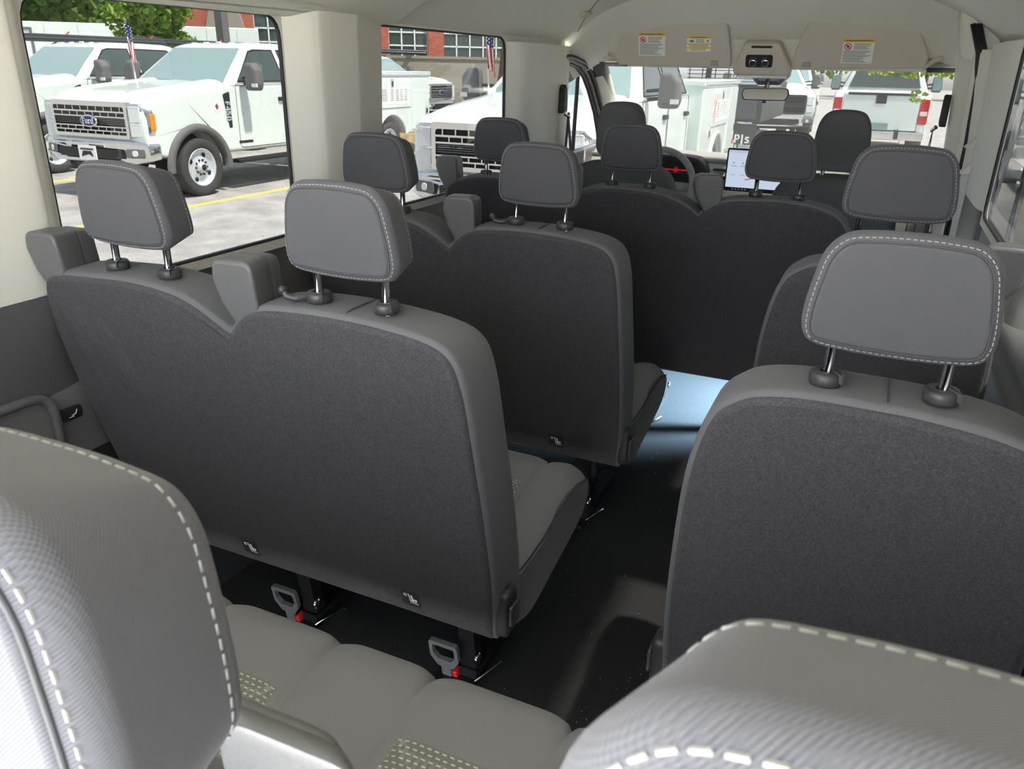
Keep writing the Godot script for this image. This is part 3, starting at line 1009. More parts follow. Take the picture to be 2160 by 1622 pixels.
		var rings := []
		for k in 11: rings.append(sec.call(lerpf(-0.16, 1.0, k / 10.0)))
		g.skin(rings)
		g.slab(rrect(-3.36, 1.388, -3.08, 1.49, 0.03), 0.0, 0.17, 0.01, 0.03, func(u, v, w): return Vector3(s * (0.93 - w), v, u), 4)
		setting("trim_9", g, M.trim_beige)
		# front doors: sill, glass and weatherstrips
		g = Geo.new()
		g.slab(rpoly([[-3.98, 0.10, 0.02], [-2.96, 0.10, 0.02], [-2.96, 0.93, 0.02], [-3.64, 0.95, 0.02], [-3.98, 0.92, 0.02]], 3), 0.0, 0.06, 0.01, 0.01, func(u, v, w): return Vector3(s * (0.90 + w), v, u), 3)
		var d := setting("door_1" if s < 0 else "door_2", g, M.trim_charcoal)
		var strip := [[-2.78, 1.392], [-2.86, 1.394], [-2.944, 1.388], [-3.066, 1.37], [-3.169, 1.326], [-3.257, 1.261], [-3.385, 1.137], [-3.457, 1.033], [-3.514, 0.925]]
		for k in 3:
			g = Geo.new()
			var path := []
			for q in strip: path.append(Vector3(s * (0.882 + 0.016 * k), q[1] - 0.010 * k, q[0] + 0.012 * k))
			g.tube(path, 0.0115, 8)
			part("weatherstrip", g, [M.rubber_black, M.rubber_grey, M.rubber_black][k], d)
		g = Geo.new()
		var o := PackedVector2Array([Vector2(-2.90, 0.92), Vector2(-3.62, 0.92), Vector2(-3.50, 1.06), Vector2(-3.36, 1.23), Vector2(-3.22, 1.33), Vector2(-3.08, 1.37), Vector2(-2.90, 1.38)])
		var ring := []
		for p in o: ring.append(Vector3(s * 0.955, p.y, p.x))
		g.cap(o, ring, s > 0)
		part("door_pane", g, M.front_glass, d)
		g = Geo.new()
		g.tube([Vector3(s * 0.945, 1.36, -3.155), Vector3(s * 0.945, 0.92, -3.12)], 0.011, 8)
		part("pane_divider", g, M.belt_webbing, d)

# ---------- cabin fittings ----------
func plane_xf(u: float, v: float, w: float) -> Vector3:
	# visor plane: u across, v up along the slope from y = 1.385, w towards the cabin
	var dir := Vector3(0, 1.0, 0.35).normalized()
	var nrm := Vector3(0, -0.35, 1.0).normalized()
	return Vector3(u, 1.385, -3.05) + dir * v + nrm * w

func warning_print(kind: int) -> Image:
	var im := Image.create(128, 108 if kind == 0 else 80, false, Image.FORMAT_RGB8)
	im.fill(Color(0.93, 0.93, 0.91))
	var dk := Color(0.45, 0.45, 0.45)
	var ye := Color(0.93, 0.74, 0.05)
	var r := rng_of(3 + kind)
	if kind == 0:
		im.fill_rect(Rect2i(0, 0, 128, 13), ye)
		im.fill_rect(Rect2i(8, 4, 112, 4), Color(0.5, 0.42, 0.1))
		for y in 32:
			for x in 32:
				var d := Vector2(x - 16, y - 16).length()
				if (d < 15 and d > 11.5) or (d < 12 and absf(x - y) < 2.5):
					im.set_pixel(x + 5, y + 16, Color(0.8, 0.12, 0.14))
				elif d < 6: im.set_pixel(x + 5, y + 16, Color(0.25, 0.25, 0.25))
		for k in 6: im.fill_rect(Rect2i(46, 18 + k * 5, 50 + r.randi() % 26, 2), dk)
		for k in 11: im.fill_rect(Rect2i(5, 51 + k * 5, 70 + r.randi() % 46, 2), dk)
	else:
		im.fill_rect(Rect2i(0, 0, 128, 11), ye)
		im.fill_rect(Rect2i(0, 37, 128, 6), ye)
		im.fill_rect(Rect2i(0, 57, 128, 7), ye)
		im.fill_rect(Rect2i(24, 3, 80, 4), Color(0.5, 0.42, 0.1))
		im.fill_rect(Rect2i(10, 22, 28, 5), Color(0.3, 0.3, 0.3))
		im.fill_rect(Rect2i(20, 18, 14, 14), Color(0.5, 0.5, 0.5))
		im.fill_rect(Rect2i(104, 18, 12, 12), Color(0.6, 0.6, 0.6))
		for k in 4: im.fill_rect(Rect2i(46, 15 + k * 5, 46, 2), dk)
		for k in 2: im.fill_rect(Rect2i(12, 46 + k * 5, 100, 2), dk)
		for k in 2: im.fill_rect(Rect2i(20, 67 + k * 5, 80, 2), dk)
	return im

func flat_print(called: String, img: Image, glow := 0.0) -> StandardMaterial3D:
	var m := mat(called, Color(1, 1, 1), 0.5)
	m.albedo_texture = tex(img)
	m.cull_mode = BaseMaterial3D.CULL_DISABLED
	if glow > 0.0:
		m.albedo_color = Color(0.1, 0.1, 0.1)
		m.emission_enabled = true
		m.emission_operator = BaseMaterial3D.EMISSION_OP_MULTIPLY
		m.emission = Color(1, 1, 1)
		m.emission_texture = tex(img.duplicate())
		m.emission_energy_multiplier = glow
	return m

func visor(called: String, label: String, o: PackedVector2Array, prints: Array, clip_x: float, pivot: float):
	var s := thing(called, label, "sun visor", plane_xf((o[0].x + o[10].x) * 0.5, 0, 0), 0.0, "sun visors")
	var base := s.position
	var at := func(u, v, w): return plane_xf(u, v, w) - base
	var g := Geo.new()
	g.slab(o, 0.0, 0.022, 0.008, 0.008, at, 4)
	part("visor_panel", g, M.visor_vinyl, s)
	for p in prints:
		g = Geo.new()
		g.quad_uv(at.call(p[0], p[3], 0.0228), at.call(p[1], p[3], 0.0228), at.call(p[1], p[2], 0.0228), at.call(p[0], p[2], 0.0228))
		part("warning_label", g, p[4], s)
	g = Geo.new()
	g.slab(rrect(clip_x - 0.018, -0.012, clip_x + 0.018, 0.012, 0.004), -0.01, 0.026, 0.003, 0.003, at, 2)
	part("clip", g, M.dash_pale, s)
	g = Geo.new()
	g.tube([at.call(pivot, -0.012, 0.01), at.call(pivot + signf(pivot) * 0.04, 0.02, 0.005), at.call(pivot + signf(pivot) * 0.07, 0.03, 0.004)], 0.011, 10)
	part("pivot_arm", g, M.visor_vinyl, s)

func build_fittings():
	var lab := flat_print("warning_print", warning_print(0))
	var lab2 := flat_print("notice_print", warning_print(1))
	visor("sun_visor", "beige sun visor above the driver with two yellow and white labels",
		rpoly([[-0.690, -0.018, 0.03], [-0.150, -0.024, 0.03], [-0.147, 0.02, 0.02], [-0.172, 0.19, 0.05], [-0.24, 0.212, 0.05], [-0.60, 0.212, 0.04], [-0.655, 0.17, 0.04], [-0.715, 0.025, 0.02]], 4),
		[[-0.588, -0.458, 0.030, 0.135, lab], [-0.354, -0.241, 0.052, 0.120, lab2]], -0.222, -0.68)
	visor("sun_visor", "beige sun visor above the passenger seat with a single warning label",
		rpoly([[0.150, -0.024, 0.03], [0.672, -0.010, 0.02], [0.682, 0.035, 0.02], [0.605, 0.190, 0.04], [0.55, 0.214, 0.04], [0.185, 0.196, 0.03], [0.136, 0.06, 0.03], [0.128, 0.005, 0.02]], 4),
		[[0.333, 0.460, 0.009, 0.111, lab]], 0.19, 0.665)

	# overhead console with two knobs
	var c := thing("overhead_console", "beige overhead console with two round climate knobs between the visors", "console", plane_xf(-0.02, 0, 0))
	var b0 := c.position
	var at := func(u, v, w): return plane_xf(u, v, w) - b0
	var g := Geo.new()
	g.slab(rpoly([[-0.128, -0.052, 0.015], [0.128, -0.052, 0.015], [0.124, -0.02, 0.03], [0.066, 0.094, 0.03], [-0.090, 0.094, 0.03], [-0.136, -0.02, 0.03]], 4), -0.02, 0.035, 0.005, 0.014, at, 5)
	part("housing", g, M.visor_vinyl, c)
	g = Geo.new()
	g.slab(rrect(-0.055, 0.074, 0.037, 0.084, 0.003), 0.03, 0.036, 0.001, 0.001, at, 2)
	part("slot", g, M.rubber_black, c)
	g = Geo.new()
	g.slab(rrect(-0.077, -0.012, 0.044, 0.045, 0.012), 0.03, 0.0375, 0.001, 0.002, at, 2)
	part("control_plate", g, M.rubber_black, c)
	for k in 2:
		var u := -0.043 + 0.055 * k
		var o3 := rrect(u - 0.0165, -0.006, u + 0.0165, 0.027, 0.016, 6)
		g = Geo.new()
		g.slab(o3, 0.036, 0.048, 0.002, 0.004, at, 3)
		var kn := part("knob", g, M.chrome_rod, c)
		g = Geo.new()
		g.slab(rrect(u - 0.0115, -0.001, u + 0.0115, 0.022, 0.011, 6), 0.046, 0.051, 0.002, 0.003, at, 3)
		part("knob_cap", g, M.rubber_black, kn)
		for t in 5:
			var an := lerpf(2.6, 0.5, t / 4.0)
			g = Geo.new()
			g.slab(rrect(u + cos(an) * 0.021 - 0.0012, 0.0105 + sin(an) * 0.021 - 0.0012, u + cos(an) * 0.021 + 0.0012, 0.0105 + sin(an) * 0.021 + 0.0012, 0.001, 2), 0.037, 0.0382, 0.0, 0.0, at, 1)
			part("dial_mark", g, (M.red_lens if t > 2 else M.print_white) if k == 1 else M.print_white, c)
	g = Geo.new()
	g.slab(rrect(-0.11, -0.064, 0.11, -0.052, 0.004), 0.0, 0.03, 0.002, 0.004, at, 2)
	part("lamp_lens", g, M.print_white, c)
	# mirror
	var mr := thing("rear_view_mirror", "rear view mirror hanging from a black bracket below the overhead console", "mirror", Vector3(0.005, 1.243, -3.2))
	mr.rotation.x = -0.10
	g = Geo.new()
	g.slab(rpoly([[-0.100, -0.030, 0.018], [0.100, -0.028, 0.018], [0.112, 0.0, 0.02], [0.105, 0.030, 0.018], [-0.105, 0.026, 0.018], [-0.112, 0.0, 0.02]], 4), -0.03, 0.004, 0.012, 0.004, func(u, v, w): return Vector3(u, v, w), 4)
	part("mirror_shell", g, M.rubber_black, mr)
	g = Geo.new()
	var mo := rpoly([[-0.096, -0.026, 0.016], [0.096, -0.024, 0.016], [0.107, 0.0, 0.018], [0.101, 0.026, 0.016], [-0.101, 0.022, 0.016], [-0.107, 0.0, 0.018]], 4)
	g.slab(mo, 0.0035, 0.0052, 0.0005, 0.0005, func(u, v, w): return Vector3(u, v, w - u * 0.0), 1)
	part("reflector", g, M.mirror_glass, mr)
	g = Geo.new()
	g.slab(rpoly([[-0.05, 0.045, 0.01], [0.055, 0.045, 0.01], [0.115, 0.115, 0.02], [-0.115, 0.115, 0.02]], 4), -0.10, -0.03, 0.01, 0.02, func(u, v, w): return Vector3(u, v, w), 3)
	part("sensor_cover", g, M.grey_plastic, mr)
	g = Geo.new()
	g.tube([Vector3(0, 0.075, -0.04), Vector3(0, 0.045, -0.03), Vector3(0, 0.02, -0.02)], 0.012, 8)
	part("stalk", g, M.rubber_black, mr)
	g = Geo.new()
	g.box(Vector3(0, -0.034, -0.006), Vector3(0.016, 0.012, 0.014))
	part("dim_switch", g, M.rubber_black, mr)

	# courtesy lamp low on the right sill, lighting the floor ahead of the aisle
	var lp := thing("step_lamp", "small white courtesy lamp low on the right side panel", "lamp", Vector3(0.876, 0.42, -2.35))
	g = Geo.new()
	g.slab(rrect(-0.06, -0.018, 0.06, 0.018, 0.008), -0.004, 0.010, 0.002, 0.004, func(u, v, w): return Vector3(-w, v, u), 3)
	part("lamp_body", g, M.trim_charcoal, lp)
	g = Geo.new()
	g.slab(rrect(-0.05, -0.012, 0.05, 0.012, 0.006), 0.010, 0.012, 0.0, 0.0, func(u, v, w): return Vector3(-w, v, u), 1)
	part("lamp_lens_glow", g, M.lamp_glow, lp)
	var sl := SpotLight3D.new()
	sl.name = "lamp_light"
	sl.light_color = Color(0.72, 0.88, 1.0)
	sl.light_energy = LAMP_ENERGY
	sl.spot_range = 8.0
	sl.spot_angle = 34.0
	sl.spot_angle_attenuation = 1.0
	sl.light_size = 0.05
	sl.shadow_enabled = true
	lp.add_child(sl)
	sl.position = Vector3(-0.03, 0, 0)
	sl.look_at_from_position(lp.position + sl.position, Vector3(0.05, 0.0, -2.25))

	# grab handle recess above the driver door
	g = Geo.new()
	g.slab(rpoly([[-0.05, -0.02, 0.01], [0.05, -0.02, 0.01], [0.05, 0.02, 0.01], [-0.05, 0.02, 0.01]], 3), 0.0, 0.012, 0.003, 0.005, func(u, v, w): return Vector3(-0.76 + v * 0.8 + w * 0.4, ceil_y(-0.76 + v * 0.8, -2.70 + u) - w, -2.70 + u), 3)
	single("coat_hook_cover", g, M.visor_vinyl, "small beige cover on the headliner above the driver door", "cover")

	# dashboard
	var d := thing("dashboard", "grey dashboard under the windscreen with pale face and black binnacle", "dashboard", Vector3(0, 0, -3.4))
	g = Geo.new()
	var prof := curve2([[0.12, 0.45, 1], [0.14, 0.62], [0.13, 0.78], [0.10, 0.86], [0.06, 0.905], [0.0, 0.935], [-0.06, 0.938], [-0.16, 0.915], [-0.40, 0.83], [-0.66, 0.74, 1]], 4, false)
	g.grid(30, prof.size() - 1, func(s, t):
		var p: Vector2 = prof[int(round(t * (prof.size() - 1)))]
		var x: float = lerpf(-0.92, 0.92, s)
		return Vector3(x, p.y, p.x + 0.0))
	part("dash_top", g, M.dash_pale, d)
	g = Geo.new()
	g.slab(rrect(-0.92, 0.895, 0.92, 0.915, 0.008), 0.0, 0.02, 0.004, 0.006, func(u, v, w): return Vector3(u, v, 0.06 + w), 2)
	part("accent_strip", g, M.dash_grey, d)
	g = Geo.new()
	g.slab(curve2([[-0.64, 0.80], [-0.46, 0.785], [-0.27, 0.80], [-0.235, 0.85], [-0.28, 0.915], [-0.36, 0.93], [-0.46, 0.932], [-0.56, 0.93], [-0.65, 0.90], [-0.67, 0.85]], 4), 0.05, 0.19, 0.01, 0.02, func(u, v, w): return Vector3(u, v, w), 4)
	part("binnacle", g, M.rubber_black, d)
	var cl := Image.create(128, 48, false, Image.FORMAT_RGB8)
	cl.fill(Color(0.02, 0.02, 0.03))
	cl.fill_rect(Rect2i(0, 30, 128, 3), Color(0.10, 0.12, 0.2))
	cl.fill_rect(Rect2i(64, 22, 50, 4), Color(0.85, 0.08, 0.1))
	cl.fill_rect(Rect2i(86, 17, 8, 14), Color(0.75, 0.06, 0.08))
	cl.fill_rect(Rect2i(14, 34, 26, 3), Color(0.3, 0.35, 0.6))
	g = Geo.new()
	g.quad_uv(Vector3(-0.61, 0.905, 0.192), Vector3(-0.30, 0.905, 0.192), Vector3(-0.31, 0.815, 0.192), Vector3(-0.60, 0.815, 0.192))
	part("cluster_display", g, flat_print("cluster_print", cl, 0.045), d)
	for k in 2:
		g = Geo.new()
		g.slab(rrect(-0.215, 0.862 - k * 0.045, -0.15, 0.872 - k * 0.045 + k * 0.008, 0.003), 0.10, 0.135, 0.001, 0.002, func(u, v, w): return Vector3(u, v, w), 2)
		part("vent_slot", g, M.rubber_black, d)
	g = Geo.new()
	g.slab(rrect(-0.22, 0.40, 0.22, 0.72, 0.03), 0.10, 0.30, 0.02, 0.03, func(u, v, w): return Vector3(u, v, w), 3)
	part("centre_stack", g, M.dash_grey, d)

	var sc := thing("touch_screen", "upright centre display with a pale map page behind the bench headrests", "display", Vector3(0.015, 0.80, -3.2))
	g = Geo.new()
	g.slab(rrect(-0.155, -0.025, 0.155, 0.185, 0.010), -0.02, 0.0, 0.004, 0.003, func(u, v, w): return Vector3(u, v, w), 3)
	part("bezel", g, M.rubber_black, sc)
	var ui := Image.create(192, 120, false, Image.FORMAT_RGB8)
	ui.fill(Color(0.80, 0.85, 0.93))
	ui.fill_rect(Rect2i(0, 0, 192, 8), Color(0.72, 0.78, 0.88))
	for k in 3:
		ui.fill_rect(Rect2i(12 + k * 30, 50, 18, 2), Color(0.55, 0.6, 0.68))
		ui.fill_rect(Rect2i(16 + k * 30, 38, 6, 6), Color(0.6, 0.66, 0.75))
		ui.fill_rect(Rect2i(14 + k * 30, 78, 14, 3), Color(0.66, 0.7, 0.76))
	for k in 40: ui.fill_rect(Rect2i(60 + k, 92 - k / 4, 2, 3), Color(0.8, 0.3, 0.35))
	g = Geo.new()
	g.quad_uv(Vector3(-0.147, 0.177, 0.0012), Vector3(0.147, 0.177, 0.0012), Vector3(0.147, -0.005, 0.0012), Vector3(-0.147, -0.005, 0.0012))
	part("lit_screen", g, flat_print("screen_print", ui, 0.055), sc)
	for k in 5:
		g = Geo.new()
		g.box(Vector3(-0.11 + k * 0.016, -0.014, 0.001), Vector3(0.008, 0.006, 0.001))
		part("key_symbol", g, M.print_white, sc)

	# steering wheel
	var sw := thing("steering_wheel", "grey steering wheel with spokes and silver switches ahead of the driver seat", "steering wheel", Vector3(-0.455, 0.80, -3.02))
	var tilt := Basis(Vector3.RIGHT, -0.42)
	g = Geo.new()
	var ring := []
	for k in 40: ring.append(tilt * Vector3(cos(TAU * k / 40) * 0.19, sin(TAU * k / 40) * 0.185, 0))
	g.tube(ring, 0.0165, 10, true)
	part("rim", g, M.dash_grey, sw)
	g = Geo.new()
	g.slab(rpoly([[-0.07, -0.07, 0.03], [0.07, -0.07, 0.03], [0.085, 0.03, 0.03], [-0.085, 0.03, 0.03]], 4), -0.03, 0.02, 0.01, 0.015, func(u, v, w): return tilt * Vector3(u, v, w), 4)
	part("airbag_cover", g, M.dash_grey, sw)
	for k in [-1, 1]:
		g = Geo.new()
		g.slab(rpoly([[0.07, -0.03, 0.005], [0.185, -0.02, 0.005], [0.185, 0.02, 0.005], [0.07, 0.025, 0.005]], 2), -0.012, 0.008, 0.004, 0.004, func(u, v, w): return tilt * Vector3(u * k, v, w), 3)
		var sp := part("spoke", g, M.dash_grey, sw)
		g = Geo.new()
		g.slab(rrect(0.095, -0.018, 0.15, 0.016, 0.008), 0.008, 0.014, 0.002, 0.003, func(u, v, w): return tilt * Vector3(u * k, v, w), 2)
		part("switch_pad", g, M.dash_pale, sp)
	g = Geo.new()
	g.tube([tilt * Vector3(0, -0.02, -0.03), tilt * Vector3(0, -0.02, -0.22)], 0.04, 10)
	part("column_shroud", g, M.rubber_black, sw)

	# front seat belts
	for s in [-1.0, 1.0]:
		var bx := -0.868 if s < 0 else 0.79
		var bz := -2.72 if s < 0 else -2.94
		var bt := thing("seat_belt", "dark seat belt hanging from its guide on the " + ("driver side pillar" if s < 0 else "passenger side pillar"), "seat belt", Vector3(bx, 1.2, bz), 0.0, "front seat belts")
		g = Geo.new()
		g.slab(rpoly([[-0.03, -0.05, 0.01], [0.03, -0.06, 0.01], [0.022, 0.05, 0.012], [0.0, 0.075, 0.01], [-0.022, 0.05, 0.012]], 3), 0.0, 0.028, 0.004, 0.008, func(u, v, w): return Vector3(-s * (w - 0.004), v, u), 3)
		part("guide_cover", g, M.rubber_black, bt)
		g = Geo.new()
		g.tube([Vector3(-s * 0.03, -0.06, -0.03), Vector3(-s * 0.045, -0.075, 0.0), Vector3(-s * 0.03, -0.06, 0.03)], 0.007, 8)
		part("guide_loop", g, M.chrome_rod, bt)
		for k in 2:
			g = Geo.new()
			var lo := Vector3(-s * (0.03 + 0.03 * k), -0.52, 0.03 - 0.12 * k)
			var hi := Vector3(-s * 0.04, -0.07, 0.0)
			g.prism(PackedVector2Array([Vector2(-0.022, -0.0012), Vector2(0.022, -0.0012), Vector2(0.022, 0.0012), Vector2(-0.022, 0.0012)]), 0.0, 1.0, func(u, v, w): return hi.lerp(lo, w) + Vector3(v, 0, u * (0.55 + 0.45 * w)))
			part("webbing", g, M.belt_webbing, bt)

	# left wall below the pillar: cup holder bezel and a marked socket
	var ch := thing("cup_holder", "grey moulded cup holder in the left side panel behind the first bench", "cup holder", Vector3(-0.888, 0.68, 0.12))
	g = Geo.new()
	var pth := []
	for p in rrect(-0.072, -0.16, 0.078, 0.035, 0.045, 6): pth.append(Vector3(0.012 + maxf(0.0, p.y) * -0.2, p.y, p.x))
	g.tube(pth, 0.010, 8, true)
	part("rim", g, M.grey_plastic, ch)
	g = Geo.new()
	g.slab(rrect(-0.066, -0.154, 0.072, 0.03, 0.04), 0.0, 0.006, 0.001, 0.001, func(u, v, w): return Vector3(w + maxf(0.0, v) * -0.2, v, u), 2)
	part("recess_plate", g, M.trim_charcoal, ch)
	g = Geo.new()
	g.lathe([Vector2(0, 0), Vector2(0.03, 0), Vector2(0.03, 0.012), Vector2(0, 0.014)], Vector3(0.006, -0.07, 0.02), Basis(Vector3(0, 0, -1), Vector3(0, 1, 0), Vector3(1, 0, 0)), 18)
	part("holder_knob", g, M.grey_plastic, ch)
	var so := thing("seat_switch", "small black rocker switch with a seat symbol on the left side panel", "switch", Vector3(-0.886, 0.655, 0.008))
	g = Geo.new()
	g.slab(rrect(-0.023, -0.013, 0.023, 0.013, 0.005), -0.004, 0.006, 0.002, 0.003, func(u, v, w): return Vector3(w, v, u), 3)
	part("rocker", g, M.rubber_black, so)
	g = Geo.new()
	g.tube([Vector3(0.0068, 0.007, -0.010), Vector3(0.0068, -0.001, -0.006), Vector3(0.0068, -0.003, 0.003)], 0.0012, 5)
	g.tube([Vector3(0.0068, -0.006, 0.010), Vector3(0.0068, -0.006, -0.002)], 0.0009, 5)
	part("seat_symbol", g, M.print_white, so)

# ---------- vehicles ----------
# local axes of a vehicle: ground level under the front axle, +z towards its nose, +x on its left
func side_x(y: float) -> float:
	return lerpf(0.965, 0.735, clampf((y - 1.43) / 0.55, 0.0, 1.0))

func wheel_parts():
	if shared.has("tyre"): return
	var ax := Basis(Vector3(0, 0, -1), Vector3(0, 1, 0), Vector3(1, 0, 0))   # lathe axis z -> x
	var g := Geo.new()
	g.lathe([Vector2(0.265, -0.10), Vector2(0.30, -0.125), Vector2(0.37, -0.128), Vector2(0.395, -0.112), Vector2(0.405, -0.08), Vector2(0.405, 0.08), Vector2(0.395, 0.112), Vector2(0.37, 0.128), Vector2(0.30, 0.125), Vector2(0.265, 0.10), Vector2(0.25, 0.08)], Vector3.ZERO, ax, 40)
	shared.tyre = g.done(M.tyre_rubber)
	g = Geo.new()
	g.lathe([Vector2(0.262, 0.09), Vector2(0.268, 0.108), Vector2(0.255, 0.112), Vector2(0.238, 0.085), Vector2(0.215, 0.055), Vector2(0.17, 0.05), Vector2(0.13, 0.075), Vector2(0.075, 0.08), Vector2(0.07, 0.12), Vector2(0.05, 0.135), Vector2(0.0, 0.135)], Vector3.ZERO, ax, 36)
	shared.rim = g.done(M.rim_steel)
	g = Geo.new()
	for k in 4:
		var a := TAU * k / 4 + 0.5
		g.lathe([Vector2(0.0, 0.0), Vector2(0.032, 0.0), Vector2(0.034, 0.006), Vector2(0.0, 0.007)], Vector3(0.055, sin(a) * 0.19, cos(a) * 0.19), ax, 14)
	for k in 10:
		var a := TAU * k / 10
		g.lathe([Vector2(0.013, 0.0), Vector2(0.013, 0.025), Vector2(0.0, 0.028)], Vector3(0.075, sin(a) * 0.105, cos(a) * 0.105), ax, 8)
	g.lathe([Vector2(0.045, 0.0), Vector2(0.045, 0.006), Vector2(0.0, 0.007)], Vector3(0.132, 0, 0), ax, 16)
	shared.rim_hole = g.done(M.wheel_well)

func add_wheel(v: Node3D, x: float, z: float):
	wheel_parts()
	var w := mesh_part("wheel", shared.tyre, v, Vector3(x, 0.405, z))
	if x < 0: w.rotation.y = PI
	mesh_part("rim", shared.rim, w)
	mesh_part("lug_nuts", shared.rim_hole, w).set_meta("kind", "stuff")

func arch(cz: float, r: float, n := 14) -> Array:          # from the front foot of the arch to the rear foot
	var out := []
	for k in n + 1:
		var a := lerpf(0.30, PI - 0.30, float(k) / n)
		out.append([cz + cos(a) * r, 0.40 + sin(a) * r])
	return out

func truck(called: String, label: String, at: Vector3, turn: float, o: Dictionary) -> Node3D:
	var v := thing(called, label, o.get("category", "truck"), at, turn, o.get("group", ""))
	var rear: float = o.get("cab_rear", -3.32)
	Geo.tall = true
	var g := Geo.new()
	# lower cab and fenders
	var pts := [[0.86, 0.66], [0.90, 0.85], [0.90, 1.08], [0.86, 1.24], [0.78, 1.285], [0.2, 1.36], [-0.72, 1.43], [rear, 1.45], [rear, 0.56], [-0.60, 0.56]]
	var low := PackedVector2Array()
	for p in pts: low.append(Vector2(p[0], p[1]))
	var ar := arch(0.0, 0.53)
	ar.reverse()
	for p in ar: low.append(Vector2(p[0], p[1]))
	g.slab(low, -0.98, 0.98, 0.06, 0.06, func(u, w, t): return Vector3(t, w, u), 4)
	part("lower_body", g, M.paint_white, v)
	for s in [-1, 1]:
		g = Geo.new()
		g.lathe([Vector2(0.0, 0.0), Vector2(0.50, 0.0)], Vector3(s * 0.62, 0.42, 0.0), Basis(Vector3(0, 0, -1), Vector3(0, 1, 0), Vector3(1, 0, 0)), 24)
		part("wheel_well", g, M.wheel_well, v)
	# bonnet
	g = Geo.new()
	g.grid(16, 12, func(a, b):
		var x: float = lerpf(-0.90, 0.90, a)
		var z: float = lerpf(0.88, -0.76, b)
		var e := 1.0 - pow(absf(x) / 0.90, 6.0)
		var rise := 0.045 * e * sm(0.0, 0.12, b) + 0.03 * sm(0.52, 0.62, absf(x) / 0.9) * e
		return Vector3(x, lerpf(1.265, 1.435, pow(b, 0.8)) + rise - 0.06 * pow(1.0 - minf(1.0, b * 8.0), 2.0), z))
	part("bonnet", g, M.paint_white, v)
	# cab above the belt line
	g = Geo.new()
	var rings := []
	for q in [[1.42, -0.70, rear + 0.02, 0.968], [1.46, -0.76, rear + 0.02, 0.955], [1.70, -1.06, rear + 0.05, 0.852], [1.95, -1.40, rear + 0.12, 0.745], [1.995, -1.52, rear + 0.18, 0.71], [2.025, -1.68, rear + 0.30, 0.62], [2.04, -2.0, rear + 0.55, 0.35]]:
		var ring := []
		for p in rrect(-q[3], q[2], q[3], q[1], 0.10 if q[0] < 1.97 else 0.16, 4): ring.append(Vector3(p.x, q[0], p.y))
		rings.append(ring)
	g.skin(rings)
	var flat := rrect(-0.35, rear + 0.55, 0.35, -2.0, 0.16, 4)
	g.cap(flat, rings[rings.size() - 1], false)
	part("cab", g, M.paint_white, v)
	# glass
	g = Geo.new()
	g.grid(10, 4, func(a, b):
		var y: float = lerpf(1.468, 1.945, b)
		var half: float = lerpf(0.85, 0.665, b)
		var x: float = lerpf(-half, half, a)
		return Vector3(x, y, lerpf(-0.775, -1.395, b) + 0.02 + 0.03 * (1.0 - pow(x / half, 2.0))))
	part("windscreen", g, M.truck_glass, v)
	for s in [-1, 1]:
		g = Geo.new()
		g.tube([Vector3(s * 0.06, 1.465, -0.70), Vector3(s * 0.62 + 0.1, 1.475, -0.745)], 0.012, 6)
		part("wiper", g, M.print_dark, v)
	for s in [-1.0, 1.0]:
		var doors := [[[-0.95, 1.475], [-1.44, 1.90], [-1.55, 1.925], [-1.98, 1.93], [-2.02, 1.475]], [[-2.13, 1.475], [-2.10, 1.93], [rear + 0.42, 1.92], [rear + 0.30, 1.86], [rear + 0.22, 1.475]]]
		if rear > -2.9: doors = [doors[0]]
		for d in doors:
			var poly := PackedVector2Array()
			for p in d: poly.append(Vector2(p[0], p[1]))
			g = Geo.new()
			g.prism(poly, -0.01, 0.008, func(u, w, t): return Vector3(s * (side_x(w) + t), w, u))
			var dw := part("door_window", g, M.truck_glass_dark, v)
			g = Geo.new()
			var path := []
			for p in poly: path.append(Vector3(s * (side_x(p.y) + 0.008), p.y, p.x))
			g.tube(path, 0.012, 5, true)
			part("window_seal", g, M.print_dark, dw)
		for dz in ([[-0.86, -2.04], [-2.08, rear + 0.14]] if rear < -2.9 else [[-0.86, -2.04]]):
			g = Geo.new()
			var path := []
			for p in rrect(dz[1], 0.62, dz[0], 1.45, 0.06, 3): path.append(Vector3(s * 0.981, p.y, p.x))
			g.tube(path, 0.0055, 4, true)
			part("door_gap", g, M.flare_grey, v)
			g = Geo.new()
			g.slab(rrect(dz[1] + 0.06, 1.235, dz[1] + 0.24, 1.275, 0.015), 0.975, 1.02, 0.004, 0.012, func(u, w, t): return Vector3(s * t, w, u), 3)
			part("door_handle", g, M.print_dark, v)
		# mirror on its arms
		g = Geo.new()
		for k in 2: g.tube([Vector3(s * 0.95, 1.44 + 0.09 * k, -1.10), Vector3(s * 1.16, 1.46 + 0.09 * k, -1.02)], 0.022, 6)
		var ma := part("mirror_arm", g, M.print_dark, v)
		g = Geo.new()
		g.slab(rpoly([[1.12, 1.36, 0.05], [1.34, 1.36, 0.05], [1.37, 1.44, 0.04], [1.36, 1.64, 0.05], [1.28, 1.74, 0.05], [1.13, 1.74, 0.05]], 3), -1.06, -0.90, 0.02, 0.05, func(u, w, t): return Vector3(s * u, w, t), 4)
		var mh := part("mirror", g, M.flare_grey, v)
		g = Geo.new()
		g.box(Vector3(s * 1.32, 1.43, -0.905), Vector3(0.09, 0.05, 0.03))
		part("mirror_lamp", g, M.lamp_lens, mh)
		g = Geo.new()
		g.slab(rrect(1.14, 1.40, 1.345, 1.72, 0.03), -1.066, -1.058, 0.002, 0.002, func(u, w, t): return Vector3(s * u, w, t), 2)
		part("mirror_glass", g, M.truck_glass, mh)
		# arch flare
		g = Geo.new()
		var a0 := []
		var a1 := []
		var a2 := []
